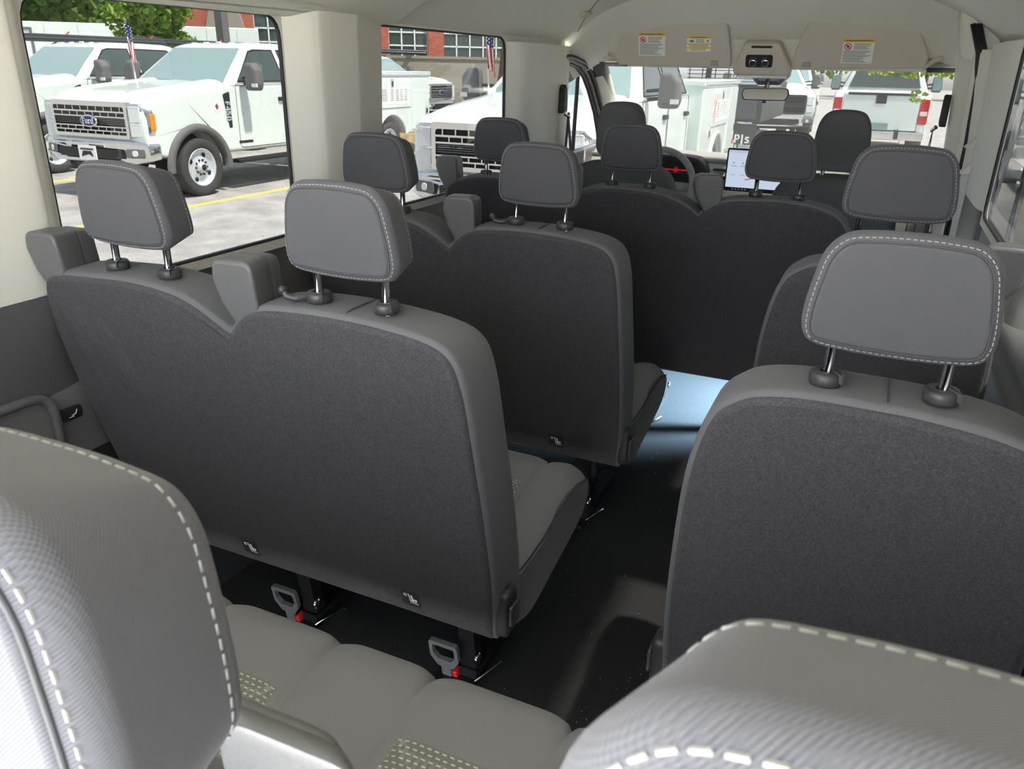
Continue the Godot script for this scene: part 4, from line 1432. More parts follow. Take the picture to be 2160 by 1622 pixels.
		for k in 25:
			var a := lerpf(-0.05, PI + 0.05, k / 24.0)
			a0.append(Vector3(s * 0.975, 0.40 + sin(a) * 0.615, cos(a) * 0.615))
			a1.append(Vector3(s * 1.035, 0.40 + sin(a) * 0.59, cos(a) * 0.59))
			a2.append(Vector3(s * 1.03, 0.40 + sin(a) * 0.515, cos(a) * 0.515))
		var a3 := []
		for p in a2: a3.append(Vector3(s * 0.90, p.y, p.z))
		g.skin([a0, a1, a2, a3], false)
		part("arch_flare", g, M.flare_grey, v)
		# step bar
		g = Geo.new()
		g.slab(rrect(rear + 0.1, 0.40, -0.72, 0.46, 0.02), 0.90, 1.06, 0.02, 0.02, func(u, w, t): return Vector3(s * t, w, u), 3)
		part("step_bar", g, M.print_dark, v)
		add_wheel(v, s * 0.90, 0.0)
		# side vent badge and trim
		g = Geo.new()
		g.slab(rpoly([[-0.72, 0.92, 0.01], [-0.66, 0.92, 0.01], [-0.58, 1.32, 0.02], [-0.72, 1.35, 0.02]], 2), 0.978, 0.988, 0.002, 0.004, func(u, w, t): return Vector3(s * t, w, u), 2)
		part("side_vent", g, M.print_dark, v)
		# head lamp
		g = Geo.new()
		g.slab(rpoly([[0.70, 0.85, 0.02], [0.985, 0.87, 0.04], [0.985, 1.20, 0.05], [0.90, 1.25, 0.04], [0.70, 1.25, 0.02]], 3), 0.80, 0.925, 0.02, 0.02, func(u, w, t): return Vector3(s * u, w, t - maxf(0.0, u - 0.86) * 0.6), 3)
		var hl := part("headlight", g, M.chrome if o.get("grille", "chrome") == "chrome" else M.lamp_lens, v)
		for k in 2:
			g = Geo.new()
			g.slab(rrect(0.745, 0.88 + 0.185 * k, 0.92, 1.04 + 0.185 * k, 0.02), 0.92, 0.932, 0.002, 0.006, func(u, w, t): return Vector3(s * u, w, t - maxf(0.0, u - 0.86) * 0.6), 2)
			part("lens", g, M.lamp_lens, hl)
		g = Geo.new()
		g.slab(rrect(0.72, 0.96, 0.80, 1.16, 0.02), 0.972, 0.996, 0.002, 0.006, func(u, w, t): return Vector3(s * t, w, u), 2)
		part("marker_lens", g, M.amber_lens, hl)
	for k in 5:
		g = Geo.new()
		g.slab(rrect(-0.05, -0.025, 0.05, 0.025, 0.02), 0.0, 0.025, 0.002, 0.01, func(u, w, t): return Vector3(u + (k - 2) * 0.26, 2.02 - absf(k - 2) * 0.008 + t, -1.66 + w), 2)
		part("roof_marker", g, M.lamp_lens, v)
	# grille
	var bright: Material = M.chrome if o.get("grille", "chrome") == "chrome" else M.print_dark
	g = Geo.new()
	g.slab(rrect(-0.70, 0.86, 0.70, 1.25, 0.03), 0.84, 0.905, 0.01, 0.01, func(u, w, t): return Vector3(u, w, t), 2)
	var gr := part("grille", g, M.wheel_well, v)
	g = Geo.new()
	g.frame(rrect(-0.73, 0.84, 0.73, 1.262, 0.04), rrect(-0.68, 0.885, 0.68, 1.215, 0.03), 0.85, 0.945, func(u, w, t): return Vector3(u, w, t))
	part("grille_surround", g, bright, gr)
	for y in [1.165, 1.11, 0.985, 0.93]:
		g = Geo.new()
		g.box(Vector3(0, y, 0.93), Vector3(1.36, 0.016, 0.03))
		part("grille_bar", g, bright, gr)
	for k in 4:
		g = Geo.new()
		g.box(Vector3(0, 1.02 + k * 0.022, 0.915), Vector3(1.36, 0.009, 0.02))
		part("grille_slat", g, M.flare_grey, gr)
	for k in 9:
		for y in [1.19, 1.1375, 0.9575, 0.905]:
			g = Geo.new()
			g.box(Vector3(-0.60 + k * 0.15 + (0.075 if y in [1.1375, 0.905] else 0.0) - 0.0, y, 0.925), Vector3(0.014, 0.045, 0.025))
			part("grille_web", g, bright, gr)
	var el := func(rx: float, ry: float) -> PackedVector2Array:
		var out := PackedVector2Array()
		for k in 28: out.append(Vector2(cos(TAU * k / 28) * rx, 1.05 + sin(TAU * k / 28) * ry))
		return out
	g = Geo.new()
	g.slab(el.call(0.165, 0.082), 0.93, 0.965, 0.005, 0.012, func(u, w, t): return Vector3(u, w, t), 3)
	var em := part("emblem", g, M.chrome, gr)
	g = Geo.new()
	g.slab(el.call(0.142, 0.063), 0.96, 0.970, 0.002, 0.003, func(u, w, t): return Vector3(u, w, t), 2)
	part("emblem_field", g, M.emblem_blue, em)
	if o.get("detail", false):
		wording("Ford", 0.10, 0.004, M.print_white, "emblem_script", em, Transform3D(Basis(), Vector3(0, 1.05, 0.972)), "Droid Serif", false)
	# bumper
	g = Geo.new()
	g.slab(rpoly([[-1.0, 0.56, 0.06], [-0.72, 0.50, 0.04], [0.72, 0.50, 0.04], [1.0, 0.56, 0.06], [1.0, 0.79, 0.05], [0.70, 0.82, 0.03], [-0.70, 0.82, 0.03], [-1.0, 0.79, 0.05]], 4), 0.80, 1.02, 0.03, 0.04, func(u, w, t): return Vector3(u, w, t - maxf(0.0, absf(u) - 0.6) * 0.30), 4)
	var bp := part("bumper", g, M.chrome, v)
	g = Geo.new()
	g.slab(rrect(-0.60, 0.575, 0.60, 0.70, 0.03), 1.015, 1.026, 0.002, 0.003, func(u, w, t): return Vector3(u, w, t), 2)
	part("intake", g, M.print_dark, bp)
	for s in [-1, 1]:
		g = Geo.new()
		g.slab(rrect(0.68, 0.60, 0.94, 0.72, 0.03), 1.015, 1.03, 0.002, 0.003, func(u, w, t): return Vector3(s * u, w, t - maxf(0.0, u - 0.6) * 0.30), 2)
		part("lamp_bezel", g, M.flare_grey, bp)
		g = Geo.new()
		g.slab(rrect(0.77, 0.62, 0.85, 0.70, 0.04), 1.03, 1.042, 0.002, 0.006, func(u, w, t): return Vector3(s * u, w, t - maxf(0.0, u - 0.6) * 0.30), 3)
		part("fog_lamp", g, M.lamp_lens, bp)
	if o.get("detail", false):
		g = Geo.new()
		g.slab(rrect(-0.20, 0.54, 0.14, 0.73, 0.01), 1.026, 1.04, 0.001, 0.002, func(u, w, t): return Vector3(u, w, t), 2)
		var pl := part("front_plate", g, M.print_white, bp)
		g = Geo.new()
		g.slab(rpoly([[-0.15, 0.58, 0.01], [0.0, 0.62, 0.01], [0.09, 0.58, 0.01], [0.05, 0.66, 0.01], [-0.11, 0.66, 0.01]], 2), 1.040, 1.043, 0.0, 0.0, func(u, w, t): return Vector3(u, w, t), 1)
		g.box(Vector3(-0.03, 0.685, 1.041), Vector3(0.25, 0.02, 0.004))
		part("plate_print", g, M.print_dark, pl)
		# fender badges on the left flank
		wording("F450", 0.13, 0.006, M.rim_steel, "fender_badge", v, Transform3D(Basis(Vector3(0, -1, 0), Vector3(0, 0, -1), Vector3(1, 0, 0)).orthonormalized(), Vector3(0.99, 1.16, -0.655)))
		g = Geo.new()
		g.box(Vector3(0.984, 0.70, -0.98), Vector3(0.006, 0.035, 0.30))
		part("engine_badge", g, M.print_dark, v)
		g = Geo.new()
		g.slab(rrect(-0.50, 1.14, -0.38, 1.26, 0.06), 0.978, 0.984, 0.001, 0.002, func(u, w, t): return Vector3(t, w, u), 2)
		var st := part("round_sticker", g, M.print_white, v)
		g = Geo.new()
		g.box(Vector3(0.985, 1.20, -0.44), Vector3(0.003, 0.05, 0.05), Basis(Vector3.RIGHT, 0.6))
		part("sticker_print", g, M.flag_red, st)
		g = Geo.new()
		g.box(Vector3(-0.25, 1.62, -0.955), Vector3(0.16, 0.22, 0.006), Basis(Vector3.RIGHT, -0.9))
		part("window_sheet", g, M.lamp_lens, v)
	# chassis
	g = Geo.new()
	for s in [-1, 1]: g.box(Vector3(s * 0.42, 0.62, -2.6), Vector3(0.09, 0.18, 6.2))
	g.box(Vector3(0, 0.45, 0), Vector3(1.5, 0.12, 0.14))
	part("chassis", g, M.print_dark, v)
	if o.get("body", "service") == "service":
		service_body(v, o)
	elif o.body == "bed":
		pickup_bed(v, rear, o)
	Geo.tall = false
	return v

func service_body(v: Node3D, o: Dictionary):
	var axle := -4.95
	var g := Geo.new()
	var low := PackedVector2Array()
	for p in [[-3.48, 0.62], [-3.48, 1.55], [-6.42, 1.55], [-6.42, 0.58], [-5.60, 0.58]]: low.append(Vector2(p[0], p[1]))
	var ar := arch(axle, 0.54)
	ar.reverse()
	for p in ar: low.append(Vector2(p[0], p[1]))
	var sides := []
	for s in [-1.0, 1.0]:
		g = Geo.new()
		g.prism(low, 0.62, 1.10, func(u, w, t): return Vector3(s * t, w, u))
		sides.append(part("tool_body", g, M.paint_white, v))
		g = Geo.new()
		g.slab(rrect(-6.46, 1.55, -3.46, 1.64, 0.02), 0.58, 1.14, 0.015, 0.03, func(u, w, t): return Vector3(s * t, w, u), 3)
		part("lid", g, M.paint_white, v)
		for d in [[-4.26, 0.66, -3.52, 1.52], [-5.66, 1.06, -4.30, 1.52], [-6.38, 0.62, -5.70, 1.52]]:
			g = Geo.new()
			g.slab(rrect(d[0], d[1], d[2], d[3], 0.02), 1.10, 1.118, 0.0, 0.008, func(u, w, t): return Vector3(s * t, w, u), 2)
			var dr := part("locker_door", g, M.paint_white, v)
			g = Geo.new()
			var ly: float = 0.98 if d[1] < 1.0 else 1.43
			var lz: float = (d[0] + 0.10) if d[1] < 1.0 else (d[0] + d[2]) * 0.5
			g.slab(rrect(lz - 0.05, ly - 0.08, lz + 0.05, ly + 0.08, 0.01), 1.118, 1.126, 0.001, 0.003, func(u, w, t): return Vector3(s * t, w, u), 2)
			var la := part("latch", g, M.rim_steel, dr)
			g = Geo.new()
			g.slab(rrect(lz - 0.03, ly - 0.06, lz + 0.03, ly + 0.03, 0.01), 1.126, 1.130, 0.0, 0.0, func(u, w, t): return Vector3(s * t, w, u), 1)
			part("latch_paddle", g, M.print_dark, la)
		# rolled lip of the arch
		g = Geo.new()
		var path := []
		for p in arch(axle, 0.55, 18): path.append(Vector3(s * 1.10, p[1], p[0]))
		g.tube(path, 0.03, 8)
		part("arch_lip", g, M.paint_white, v)
		g = Geo.new()
		g.lathe([Vector2(0.0, 0.0), Vector2(0.53, 0.0)], Vector3(s * 0.66, 0.42, axle), Basis(Vector3(0, 0, -1), Vector3(0, 1, 0), Vector3(1, 0, 0)), 24)
		part("wheel_well", g, M.wheel_well, v)
		add_wheel(v, s * 0.93, axle)
		g = Geo.new()
		g.lathe([Vector2(0.0, 0.03), Vector2(0.04, 0.03), Vector2(0.045, 0.0)], Vector3(s * 1.10, 0.72, -6.30), Basis(Vector3(0, 0, -s), Vector3(0, 1, 0), Vector3(s, 0, 0)), 16)
		part("marker_lamp", g, M.red_lens, v)
	g = Geo.new()
	g.box(Vector3(0, 0.95, -4.95), Vector3(1.26, 0.10, 2.92))
	g.box(Vector3(0, 0.62, -6.52), Vector3(2.2, 0.20, 0.20))
	part("rear_deck", g, M.paint_white, v)
	if o.get("placard", false):
		var im := Image.create(160, 48, false, Image.FORMAT_RGB8)
		im.fill(Color(0.9, 0.92, 0.9))
		for k in 48:
			for j in 26:
				if int(j + k * 0.6) % 18 < 9: im.set_pixel(j, k, Color(0.83, 0.33, 0.13))
		for c in [34, 74, 98, 118, 138]:
			for k in 7: im.fill_rect(Rect2i(c, 7 + k * 5, 14 + (10 if c == 34 else 0), 2), Color(0.45, 0.47, 0.47))
		var pm := flat_print("placard_print", im)
		g = Geo.new()
		g.quad_uv(Vector3(1.119, 1.36, -4.34), Vector3(1.119, 1.36, -5.58), Vector3(1.119, 1.13, -5.58), Vector3(1.119, 1.13, -4.34))
		part("body_placard", g, pm, v)

func pickup_bed(v: Node3D, rear: float, o: Dictionary):
	var axle := -3.95
	var tail := -5.40
	var g := Geo.new()
	var low := PackedVector2Array()
	for p in [[rear - 0.03, 0.60], [rear - 0.03, 1.40], [tail, 1.40], [tail, 0.66], [axle - 0.58, 0.62]]: low.append(Vector2(p[0], p[1]))
	var ar := arch(axle, 0.52)
	ar.reverse()
	for p in ar: low.append(Vector2(p[0], p[1]))
	for s in [-1.0, 1.0]:
		g = Geo.new()
		g.slab(low, 0.80, 0.985, 0.01, 0.05, func(u, w, t): return Vector3(s * t, w, u), 3)
		part("bed_side", g, M.paint_white, v)
		add_wheel(v, s * 0.88, axle)
		g = Geo.new()
		g.slab(rrect(0.80, 0.84, 0.985, 1.30, 0.03), 0.0, 0.03, 0.005, 0.012, func(u, w, t): return Vector3(s * u, w, tail - 0.005 - t), 3)
		var tl := part("tail_light", g, M.red_lens, v)
		g = Geo.new()
		g.slab(rrect(0.82, 1.02, 0.965, 1.11, 0.02), 0.03, 0.036, 0.001, 0.003, func(u, w, t): return Vector3(s * u, w, tail - 0.005 - t), 2)
		part("reversing_lens", g, M.lamp_lens, tl)
	g = Geo.new()
	g.slab(rrect(-0.79, 0.70, 0.79, 1.38, 0.03), 0.0, 0.06, 0.01, 0.02, func(u, w, t): return Vector3(u, w, tail + 0.03 - t), 3)
	var tg := part("tailgate", g, M.paint_white, v)
	g = Geo.new()
	g.slab(rrect(-0.70, 1.345, 0.70, 1.39, 0.015), 0.05, 0.075, 0.003, 0.006, func(u, w, t): return Vector3(u, w, tail + 0.03 - t), 2)
	g.slab(rrect(-0.11, 1.22, 0.11, 1.345, 0.015), 0.055, 0.07, 0.003, 0.006, func(u, w, t): return Vector3(u, w, tail + 0.03 - t), 2)
	part("gate_handle", g, M.print_dark, tg)
	g = Geo.new()
	g.box(Vector3(0, 0.72, -4.3), Vector3(1.7, 0.08, 1.9))
	part("bed_floor", g, M.print_dark, v)
	g = Geo.new()
	g.slab(rrect(-0.98, 0.50, 0.98, 0.68, 0.03), 0.0, 0.18, 0.01, 0.03, func(u, w, t): return Vector3(u, w, tail + 0.02 - t), 3)
	var rb := part("rear_bumper", g, M.chrome, v)
	g = Geo.new()
	g.box(Vector3(0.15, 0.77, tail - 0.07), Vector3(0.75, 0.14, 0.01))
	part("gate_sticker", g, M.truck_glass, tg)
	g = Geo.new()
	g.prism(PackedVector2Array([Vector2(-0.80, 1.475), Vector2(0.80, 1.475), Vector2(0.66, 1.92), Vector2(-0.66, 1.92)]), 0.0, 0.02, func(u, w, t): return Vector3(u, w, rear + (w - 1.45) * 0.20 - t + 0.005))
	part("rear_window", g, M.truck_glass_dark, v)
	g = Geo.new()
	g.box(Vector3(0, 1.965, rear + 0.10), Vector3(0.34, 0.035, 0.04))
	part("brake_lamp", g, M.red_lens, v)

func small_flag(label: String, at: Vector3, size: float):
	var f := thing("flag", label, "flag", at, 0.0, "small flags on the trucks")
	f.scale = Vector3.ONE * size
	var g := Geo.new()
	g.tube([Vector3(0.02, -0.12, 0), Vector3(0, 0.30, 0), Vector3(-0.03, 0.95, 0)], 0.014, 8)
	part("staff", g, M.pole_white, f)
	var along := func(u: float, w: float) -> Vector3:      # u from the staff outwards, w downwards; hangs with soft folds
		return Vector3(-0.025 + u * 0.20 + w * 0.045, 0.93 - w * 0.66 - u * 0.17, 0.05 * sin(u * 7.0 + w * 2.0) + u * 0.10)
	for k in 7:
		g = Geo.new()
		g.grid(10, 4, func(a, b): return along.call(lerpf(0.0, 1.0, (k + a * 0.98) / 7.0) * 0.95, lerpf(0.40, 1.0, b)))
		part("stripe", g, M.flag_red if k % 2 == 0 else M.flag_white, f)
	g = Geo.new()
	g.grid(14, 6, func(a, b): return along.call(a * 0.95, b * 0.40))
	var can := part("canton", g, M.flag_blue, f)
	var r := rng_of(8)
	for i in 5:
		for j in 4:
			var p: Vector3 = along.call(0.12 + i * 0.18, 0.05 + j * 0.09)
			g = Geo.new()
			g.slab(rpoly([[-0.014, 0.0, 0.0], [0.0, -0.014, 0.0], [0.014, 0.0, 0.0], [0.0, 0.014, 0.0]], 1), -0.004, 0.004, 0.0, 0.0, func(u, w, t): return p + Vector3(u, w, t), 1)
			part("star", g, M.flag_white, can)

func dump_truck(at: Vector3):
	var v := thing("dump_truck", "black dump body with white lettering on its rear, beyond the windscreen", "truck", at)
	var g := Geo.new()
	g.slab(rrect(-1.15, 0.95, 1.15, 1.66, 0.02), -3.6, 0.0, 0.02, 0.02, func(u, w, t): return Vector3(u, w, t), 2)
	part("dump_bed", g, M.body_black, v)
	g = Geo.new()
	g.box(Vector3(0, 1.645, 0.03), Vector3(2.34, 0.035, 0.06))
	part("top_rail", g, M.rim_steel, v)
	for k in 5:
		g = Geo.new()
		g.slab(rrect(-1.05 + k * 0.43, 1.0, -0.68 + k * 0.43, 1.58, 0.02), 0.0, 0.03, 0.002, 0.01, func(u, w, t): return Vector3(u, w, t), 2)
		part("gate_panel", g, M.body_dark_panel, v)
	g = Geo.new()
	g.slab(rpoly([[-1.1, 0.35, 0.01], [1.1, 0.35, 0.01], [1.1, 0.92, 0.01], [-1.1, 0.92, 0.01]], 1), 0.02, 0.05, 0.003, 0.003, func(u, w, t): return Vector3(u, w, t), 2)
	var fl := part("mud_apron", g, M.body_black, v)
	wording("PJs", 0.22, 0.006, M.print_white, "lettering", fl, Transform3D(Basis(), Vector3(0.84, 0.64, 0.054)))
	wording("TRUCK BODIES", 0.092, 0.006, M.print_white, "lettering", fl, Transform3D(Basis(), Vector3(0.80, 0.50, 0.054)))
	g = Geo.new()
	for k in 8: g.box(Vector3(-1.05 + k * 0.3, 1.86, -3.4), Vector3(0.02, 0.4, 0.02))
	for k in 5: g.box(Vector3(0, 1.70 + k * 0.085, -3.4), Vector3(2.2, 0.018, 0.02))
	part("headboard_mesh", g, M.body_black, v)
	g = Geo.new()
	g.slab(rrect(-0.16, -0.035, 0.16, 0.035, 0.03), 0.0, 0.03, 0.003, 0.01, func(u, w, t): return Vector3(0.52 + u * 0.75 - w * 0.6, 1.10 + u * 0.6 + w * 0.75, 0.05 + t), 2)
	part("reflector_strip", g, M.lamp_lens, v)
	for s in [-1, 1]: add_wheel(v, s * 0.9, -0.9)

# ---------- yard ----------
func leaf_mesh(m: Material, size: float) -> ArrayMesh:
	var g := Geo.new()
	g.smooth(false)
	var s := size
	g.quad(Vector3(-s * 0.5, 0, 0), Vector3(0, s * 0.12, s * 0.35), Vector3(s * 0.5, 0, 0), Vector3(0, s * 0.12, -s * 0.35))
	g.quad(Vector3(0, -s * 0.4, 0.1 * s), Vector3(s * 0.3, 0, 0.1 * s), Vector3(0, s * 0.4, -0.1 * s), Vector3(-s * 0.3, 0, 0))
	return g.done(m)

func foliage(parent: Node, blobs: Array, m: Material, size: float, count: int, seed_: int):
	var mm := MultiMesh.new()
	mm.transform_format = MultiMesh.TRANSFORM_3D
	mm.mesh = leaf_mesh(m, size)
	mm.instance_count = count
	var r := rng_of(seed_)
	var total := 0.0
	for b in blobs: total += pow(b[1], 2.0)
	for i in count:
		var pick := r.randf() * total
		var b = blobs[0]
		for q in blobs:
			pick -= pow(q[1], 2.0)
			if pick <= 0.0:
				b = q
				break
		var dir := Vector3(r.randfn(), r.randfn(), r.randfn()).normalized()
		var p: Vector3 = b[0] + dir * b[1] * pow(r.randf_range(0.25, 1.0), 0.4) * Vector3(1.0, b[2] if b.size() > 2 else 0.85, 1.0)
		var bs := Basis.from_euler(Vector3(r.randf() * TAU, r.randf() * TAU, r.randf() * TAU)).scaled(Vector3.ONE * r.randf_range(0.6, 1.3))
		mm.set_instance_transform(i, Transform3D(bs, p))
	var o := MultiMeshInstance3D.new()
	o.multimesh = mm
	o.name = "foliage"
	parent.add_child(o, true)
	o.set_meta("kind", "stuff")

func tree(called: String, label: String, at: Vector3, h: float, rad: float, m: Material, seed_: int, group := "", leaf := 0.5, count := 1500):
	var t := thing(called, label, "tree", at, 0.0, group)
	var g := Geo.new()
	g.tube([Vector3(0, 0, 0), Vector3(0.1, h * 0.3, 0.05), Vector3(0.0, h * 0.6, 0.0)], rad * 0.06, 8)
	part("trunk", g, M.trunk_bark, t)
	var r := rng_of(seed_)
	var blobs := []
	for k in 9:
		blobs.append([Vector3(r.randf_range(-0.6, 0.6) * rad, h * r.randf_range(0.35, 0.9), r.randf_range(-0.6, 0.6) * rad), rad * r.randf_range(0.4, 0.65)])
	foliage(t, blobs, m, leaf, count, seed_ + 1)

func build_yard():
	var g := Geo.new()
	g.box(Vector3(0, GY - 0.05, -20), Vector3(220, 0.1, 220))
	setting("ground_asphalt", g, M.asphalt)
	for l in [[-7.85, -9.6, -5.0], [-11.4, -9.4, -5.0], [-4.3, -10.0, -5.0]]:
		g = Geo.new()
		g.box(Vector3(l[0], GY + 0.002, (l[1] + l[2]) * 0.5 + (-0.35 if l[0] == -7.85 else 0.0)), Vector3(0.11, 0.006, 5.4))
		var nm := {-7.85: "along the flagged white truck", -11.4: "between the two parked white trucks", -4.3: "beside the truck ahead of the van"}
		single("parking_line", g, M.yellow_paint, "yellow parking line on the asphalt " + nm[l[0]], "road marking", "parking lines")

	truck("service_truck", "white crew cab truck with chrome grille facing us through the nearest left window", Vector3(-9.38, GY, -7.82), 0.0, {"detail": true, "placard": true, "group": "white work trucks"})
	truck("service_truck", "white truck parked farther left, half hidden behind the pillar", Vector3(-13.25, GY, -8.4), 0.0, {"group": "white work trucks"})
	truck("service_truck", "white crew cab service truck just left ahead, seen through three windows", Vector3(-2.93, GY, -7.25), 0.0, {"placard": true, "group": "white work trucks", "detail": true})
	truck("pickup_truck", "white pickup with dark grille facing us far down the yard", Vector3(-3.35, GY, -34.5), 0.0, {"body": "bed", "grille": "dark", "cab_rear": -3.3, "group": "white work trucks"})
	truck("pickup_truck", "white pickup seen from behind through the windscreen, red tail lights", Vector3(0.42, GY, -24.6), PI, {"body": "bed", "cab_rear": -3.3, "group": "white work trucks"})
	truck("pickup_truck", "white truck front between the black dump body and the far pickup", Vector3(-2.35, GY, -23.0), 0.25, {"body": "bed", "grille": "dark", "group": "white work trucks"})
	truck("pickup_truck", "white pickup glimpsed at the right edge through the sliding door window", Vector3(3.6, GY, -15.5), PI, {"body": "bed", "cab_rear": -3.3, "group": "white work trucks"})
	truck("flatbed_truck", "white truck cab far behind the service body, seen through the second left window", Vector3(-13.6, GY, -22.6), PI * 0.5, {"body": "none", "cab_rear": -2.5, "group": "white work trucks"})
	small_flag("small striped flag on the bonnet of the nearest left truck", Vector3(-10.30, GY + 1.66, -8.55), 0.8)
	small_flag("small striped flag on the truck in the second left window", Vector3(-3.92, GY + 1.64, -8.15), 0.7)
	dump_truck(Vector3(-2.75, GY, -15.3))

	# stone pile and kerb
	g = Geo.new()
	g.slab(rrect(-0.08, 0.0, 0.08, 0.18, 0.03), -3.0, 1.0, 0.01, 0.01, func(u, w, t): return Vector3(-7.9 + u * 0.6 - t * 0.55, GY + w, -13.6 + u - t * 0.83), 2)
	single("kerb", g, M.concrete, "pale concrete kerb in front of the stone pile", "kerb")
	var r := rng_of(51)
	var stones := []
	for k in 3:
		g = Geo.new()
		var rr := rng_of(60 + k)
		g.grid(8, 6, func(a, b):
			var th: float = a * TAU
			var ph: float = (b - 0.5) * PI
			var n := 1.0 + 0.22 * sin(th * 3.0 + k) * cos(ph * 2.0 + k) + 0.12 * cos(th * 5.0)
			return Vector3(cos(th) * cos(ph), sin(ph) * 0.7, sin(th) * cos(ph)) * 0.22 * n)
		stones.append(g.done(M.rock))
	for i in 36:
		var s := mesh_part(numbered("stone"), stones[i % 3], self)
		s.position = Vector3(-11.9 + (i % 6) * 0.62 + r.randf_range(-0.08, 0.08), GY + 0.12, -18.2 + (i / 6) * 0.62 + r.randf_range(-0.08, 0.08))
		s.rotation = Vector3(r.randf(), r.randf() * TAU, r.randf())
		s.scale = Vector3.ONE * r.randf_range(0.95, 1.25)
		tag(s, "tan stone in the rubble pile behind the kerb", "stone", "stones in the rubble pile")
	# leaning timbers
	for i in 16:
		g = Geo.new()
		var a := r.randf_range(-0.25, 0.1)
		g.box(Vector3(0, 1.35, 0), Vector3(0.22, 2.9, 0.09), Basis(Vector3.FORWARD, 0.45 + a) * Basis(Vector3.RIGHT, 0.25))
		var s := single("timber_plank", g, M.timber if i % 3 else M.timber_dark, "weathered brown plank leaning in the timber stack behind the trucks", "plank", "planks in the timber stack")
		s.position = Vector3(-9.6 + i * 0.22, GY, -20.6 - i * 0.12)
	# concrete wall behind them
	g = Geo.new()
	g.box(Vector3(0, 1.05, 0), Vector3(17, 2.1, 0.3))
	g.box(Vector3(0, 2.14, 0), Vector3(17.1, 0.1, 0.4))
	var cw := single("yard_wall", g, M.concrete, "long pale concrete wall behind the timber stack", "wall")
	cw.position = Vector3(-17.5, GY, -26.5)
	cw.rotation.y = 0.56

	# strapped pipe rack along the back of the row
	var pr := thing("pipe_rack", "long black pipe bundle with orange straps above the parked truck roofs", "rack", Vector3(-17.0, GY, -8.0))
	g = Geo.new()
	g.tube([Vector3(0, 2.20, 4.0), Vector3(0.3, 2.24, -8.0), Vector3(0.6, 2.28, -20.0)], 0.055, 10)
	part("pipe_bundle", g, M.body_black, pr)
	g = Geo.new()
	g.tube([Vector3(0.12, 2.28, 4.0), Vector3(0.42, 2.32, -8.0), Vector3(0.72, 2.36, -20.0)], 0.03, 8)
	part("upper_pipe", g, M.body_black, pr)
	for k in 9:
		g = Geo.new()
		g.tube([Vector3(0.10, 2.12, 3.0 - k * 2.4), Vector3(0.20, 2.24, 2.8 - k * 2.4), Vector3(0.16, 2.40, 2.55 - k * 2.4)], 0.018, 6)
		part("strap", g, M.orange_tape, pr)
	for k in 5:
		g = Geo.new()
		g.box(Vector3(0.1 + k * 0.12, 1.08, 3.0 - k * 5.0), Vector3(0.14, 2.16, 0.14))
		part("post", g, M.body_black, pr)

	# white trailer
	var tr := thing("box_trailer", "long white box trailer behind the parked trucks on the left", "trailer", Vector3(-26.2, GY, -23.0), 0.75)
	g = Geo.new()
	g.slab(rrect(-5.6, 0.9, 4.4, 3.05, 0.05), -1.2, 1.2, 0.04, 0.04, func(u, w, t): return Vector3(u, w, t), 2)
	part("trailer_box", g, M.paint_white, tr)
	g = Geo.new()
	g.frame(rrect(-5.3, 1.2, -3.4, 2.85, 0.02), rrect(-5.22, 1.28, -3.48, 2.77, 0.02), 1.2, 1.24, func(u, w, t): return Vector3(u, w, t))
	part("door_frame", g, M.flare_grey, tr)
	for k in 7:
		g = Geo.new()
		g.box(Vector3(-3.0 + k * 1.1, 1.95, 1.2), Vector3(0.02, 2.05, 0.02))
		part("panel_joint", g, M.rim_steel, tr)
	for k in 2: add_wheel(tr, 0.9, -1.0 + k)

	# brick building with gridded doors
	var bd := thing("brick_building", "red brick workshop with white gridded roller doors behind the trucks", "building", Vector3(-31.0, GY, -29.5), 0.65)
	var doors := [[3.6, 8.9], [10.1, 12.1], [12.9, 16.4]]
	g = Geo.new()
	var x := -1.0
	for d in doors:
		g.box(Vector3((x + d[0]) * 0.5, 3.0, -0.5), Vector3(d[0] - x, 6.0, 1.0))
		x = d[1]
	g.box(Vector3((x + 19.0) * 0.5, 3.0, -0.5), Vector3(19.0 - x, 6.0, 1.0))
	g.box(Vector3(9.0, 5.5, -0.55), Vector3(20.0, 1.6, 1.0))
	part("brick_wall", g, M.brick_far, bd)
	for d in doors:
		g = Geo.new()
		g.box(Vector3((d[0] + d[1]) * 0.5, 2.35, -0.35), Vector3(d[1] - d[0], 4.7, 0.1))
		var gd := part("gridded_door", g, M.truck_glass_dark, bd)
		var n := int((d[1] - d[0]) / 0.62)
		for k in n + 1:
			g = Geo.new()
			g.box(Vector3(lerpf(d[0], d[1], float(k) / n), 2.35, -0.27), Vector3(0.07, 4.7, 0.06))
			part("muntin", g, M.paint_white, gd)
		for k in 8:
			g = Geo.new()
			g.box(Vector3((d[0] + d[1]) * 0.5, 0.3 + k * 0.62, -0.27), Vector3(d[1] - d[0], 0.07, 0.06))
			part("muntin", g, M.paint_white, gd)
	g = Geo.new()
	g.slab(rpoly([[1.3, 2.9, 0.05], [3.3, 3.0, 0.05], [2.9, 4.6, 0.05], [1.8, 4.6, 0.05]], 2), 0.0, 0.5, 0.03, 0.03, func(u, w, t): return Vector3(u, w, t), 2)
	part("awning", g, M.concrete, bd)
	g = Geo.new()
	g.box(Vector3(-20.0, 3.0 + GY, -20.9), Vector3(0.3, 6.0, 0.3))
	single("lamp_column", g, M.flare_grey, "grey steel column standing in front of the brick building", "column")

	# trees
	tree("tree", "round bushy green tree at the end of the white trailer", Vector3(-19.2, GY, -18.0), 5.0, 1.8, M.leaf_green, 101, "trees behind the yard", 0.28, 3000)
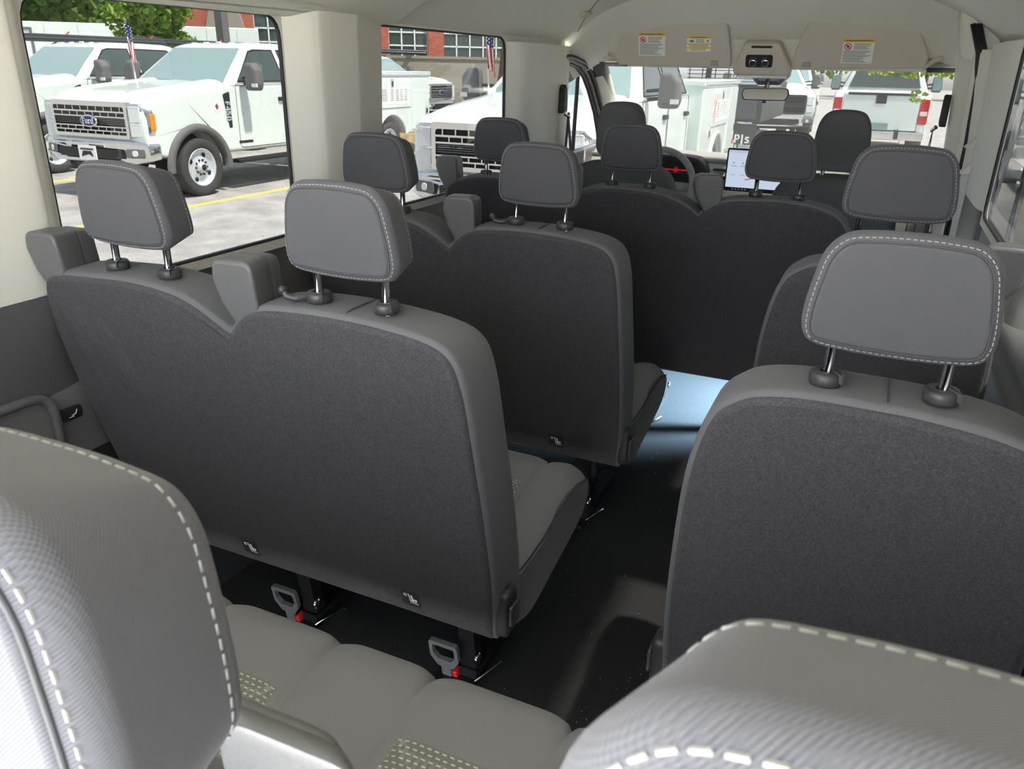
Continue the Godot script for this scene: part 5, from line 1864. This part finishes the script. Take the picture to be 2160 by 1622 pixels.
	var tl := ["leafy dark tree at the far left above the trailer", "bright green tree behind the middle of the trailer", "tall mixed green tree behind the trailer end", "yellowish tree crown beyond the trailer", "dark tree beside the brick building"]
	var tp := [[-33.5, -23.0, 10.0, 4.2, "leaf_dark"], [-36.5, -28.0, 10.5, 4.4, "leaf_green"], [-35.0, -32.5, 11.0, 4.4, "leaf_dark"], [-40.0, -31.0, 11.0, 5.0, "leaf_yellow"], [-36.0, -37.5, 11.0, 4.6, "leaf_green"]]
	for i in 5:
		tree("tree", tl[i], Vector3(tp[i][0], GY, tp[i][1]), tp[i][2], tp[i][3], M[tp[i][4]], 120 + i * 3, "trees behind the yard", 0.55, 2600)
	for i in 6:
		tree("tree", "%s tree from the left in the distant row beyond the windscreen" % ["first", "second", "third", "fourth", "fifth", "sixth"][i], Vector3(-24 + i * 9.0, GY, -72 - (i % 2) * 5), 9.0, 4.5, M.leaf_dark if i % 2 else M.leaf_green, 160 + i * 3, "distant trees beyond the windscreen", 0.7, 1200)
	# tree on the right with a branch hanging before the windscreen
	var nt := thing("shade_tree", "leafy tree right of the van, a branch hanging before the windscreen", "tree", Vector3(4.2, GY, -7.6))
	g = Geo.new()
	g.tube([Vector3(0, 0, 0), Vector3(0.05, 1.4, 0), Vector3(-0.1, 3.2, 0.2)], 0.13, 10)
	g.tube([Vector3(0, 1.9, 0), Vector3(-1.4, 2.45, -0.2), Vector3(-2.6, 2.25, -0.4), Vector3(-3.6, 1.95, -0.4)], 0.035, 6)
	g.tube([Vector3(0, 2.2, 0), Vector3(0.2, 3.2, 2.4), Vector3(0.1, 3.4, 5.0)], 0.06, 6)
	part("trunk", g, M.trunk_bark, nt)
	foliage(nt, [[Vector3(-3.75, 1.93, -0.4), 0.20, 0.5], [Vector3(-3.45, 1.90, -0.35), 0.18, 0.5], [Vector3(-3.15, 1.93, -0.4), 0.22, 0.5], [Vector3(-2.85, 1.98, -0.4), 0.24, 0.6], [Vector3(-2.5, 2.1, -0.4), 0.3, 0.7], [Vector3(-3.4, 1.66, -0.4), 0.09, 0.7]], M.leaf_yellow, 0.055, 900, 201)
	foliage(nt, [[Vector3(0, 3.9, 0.3), 1.5], [Vector3(0.2, 3.7, 2.3), 1.3], [Vector3(0.1, 3.9, 4.6), 1.5], [Vector3(0.3, 3.8, 6.8), 1.4], [Vector3(-0.6, 3.5, -0.8), 1.0]], M.leaf_green, 0.16, 5200, 202)
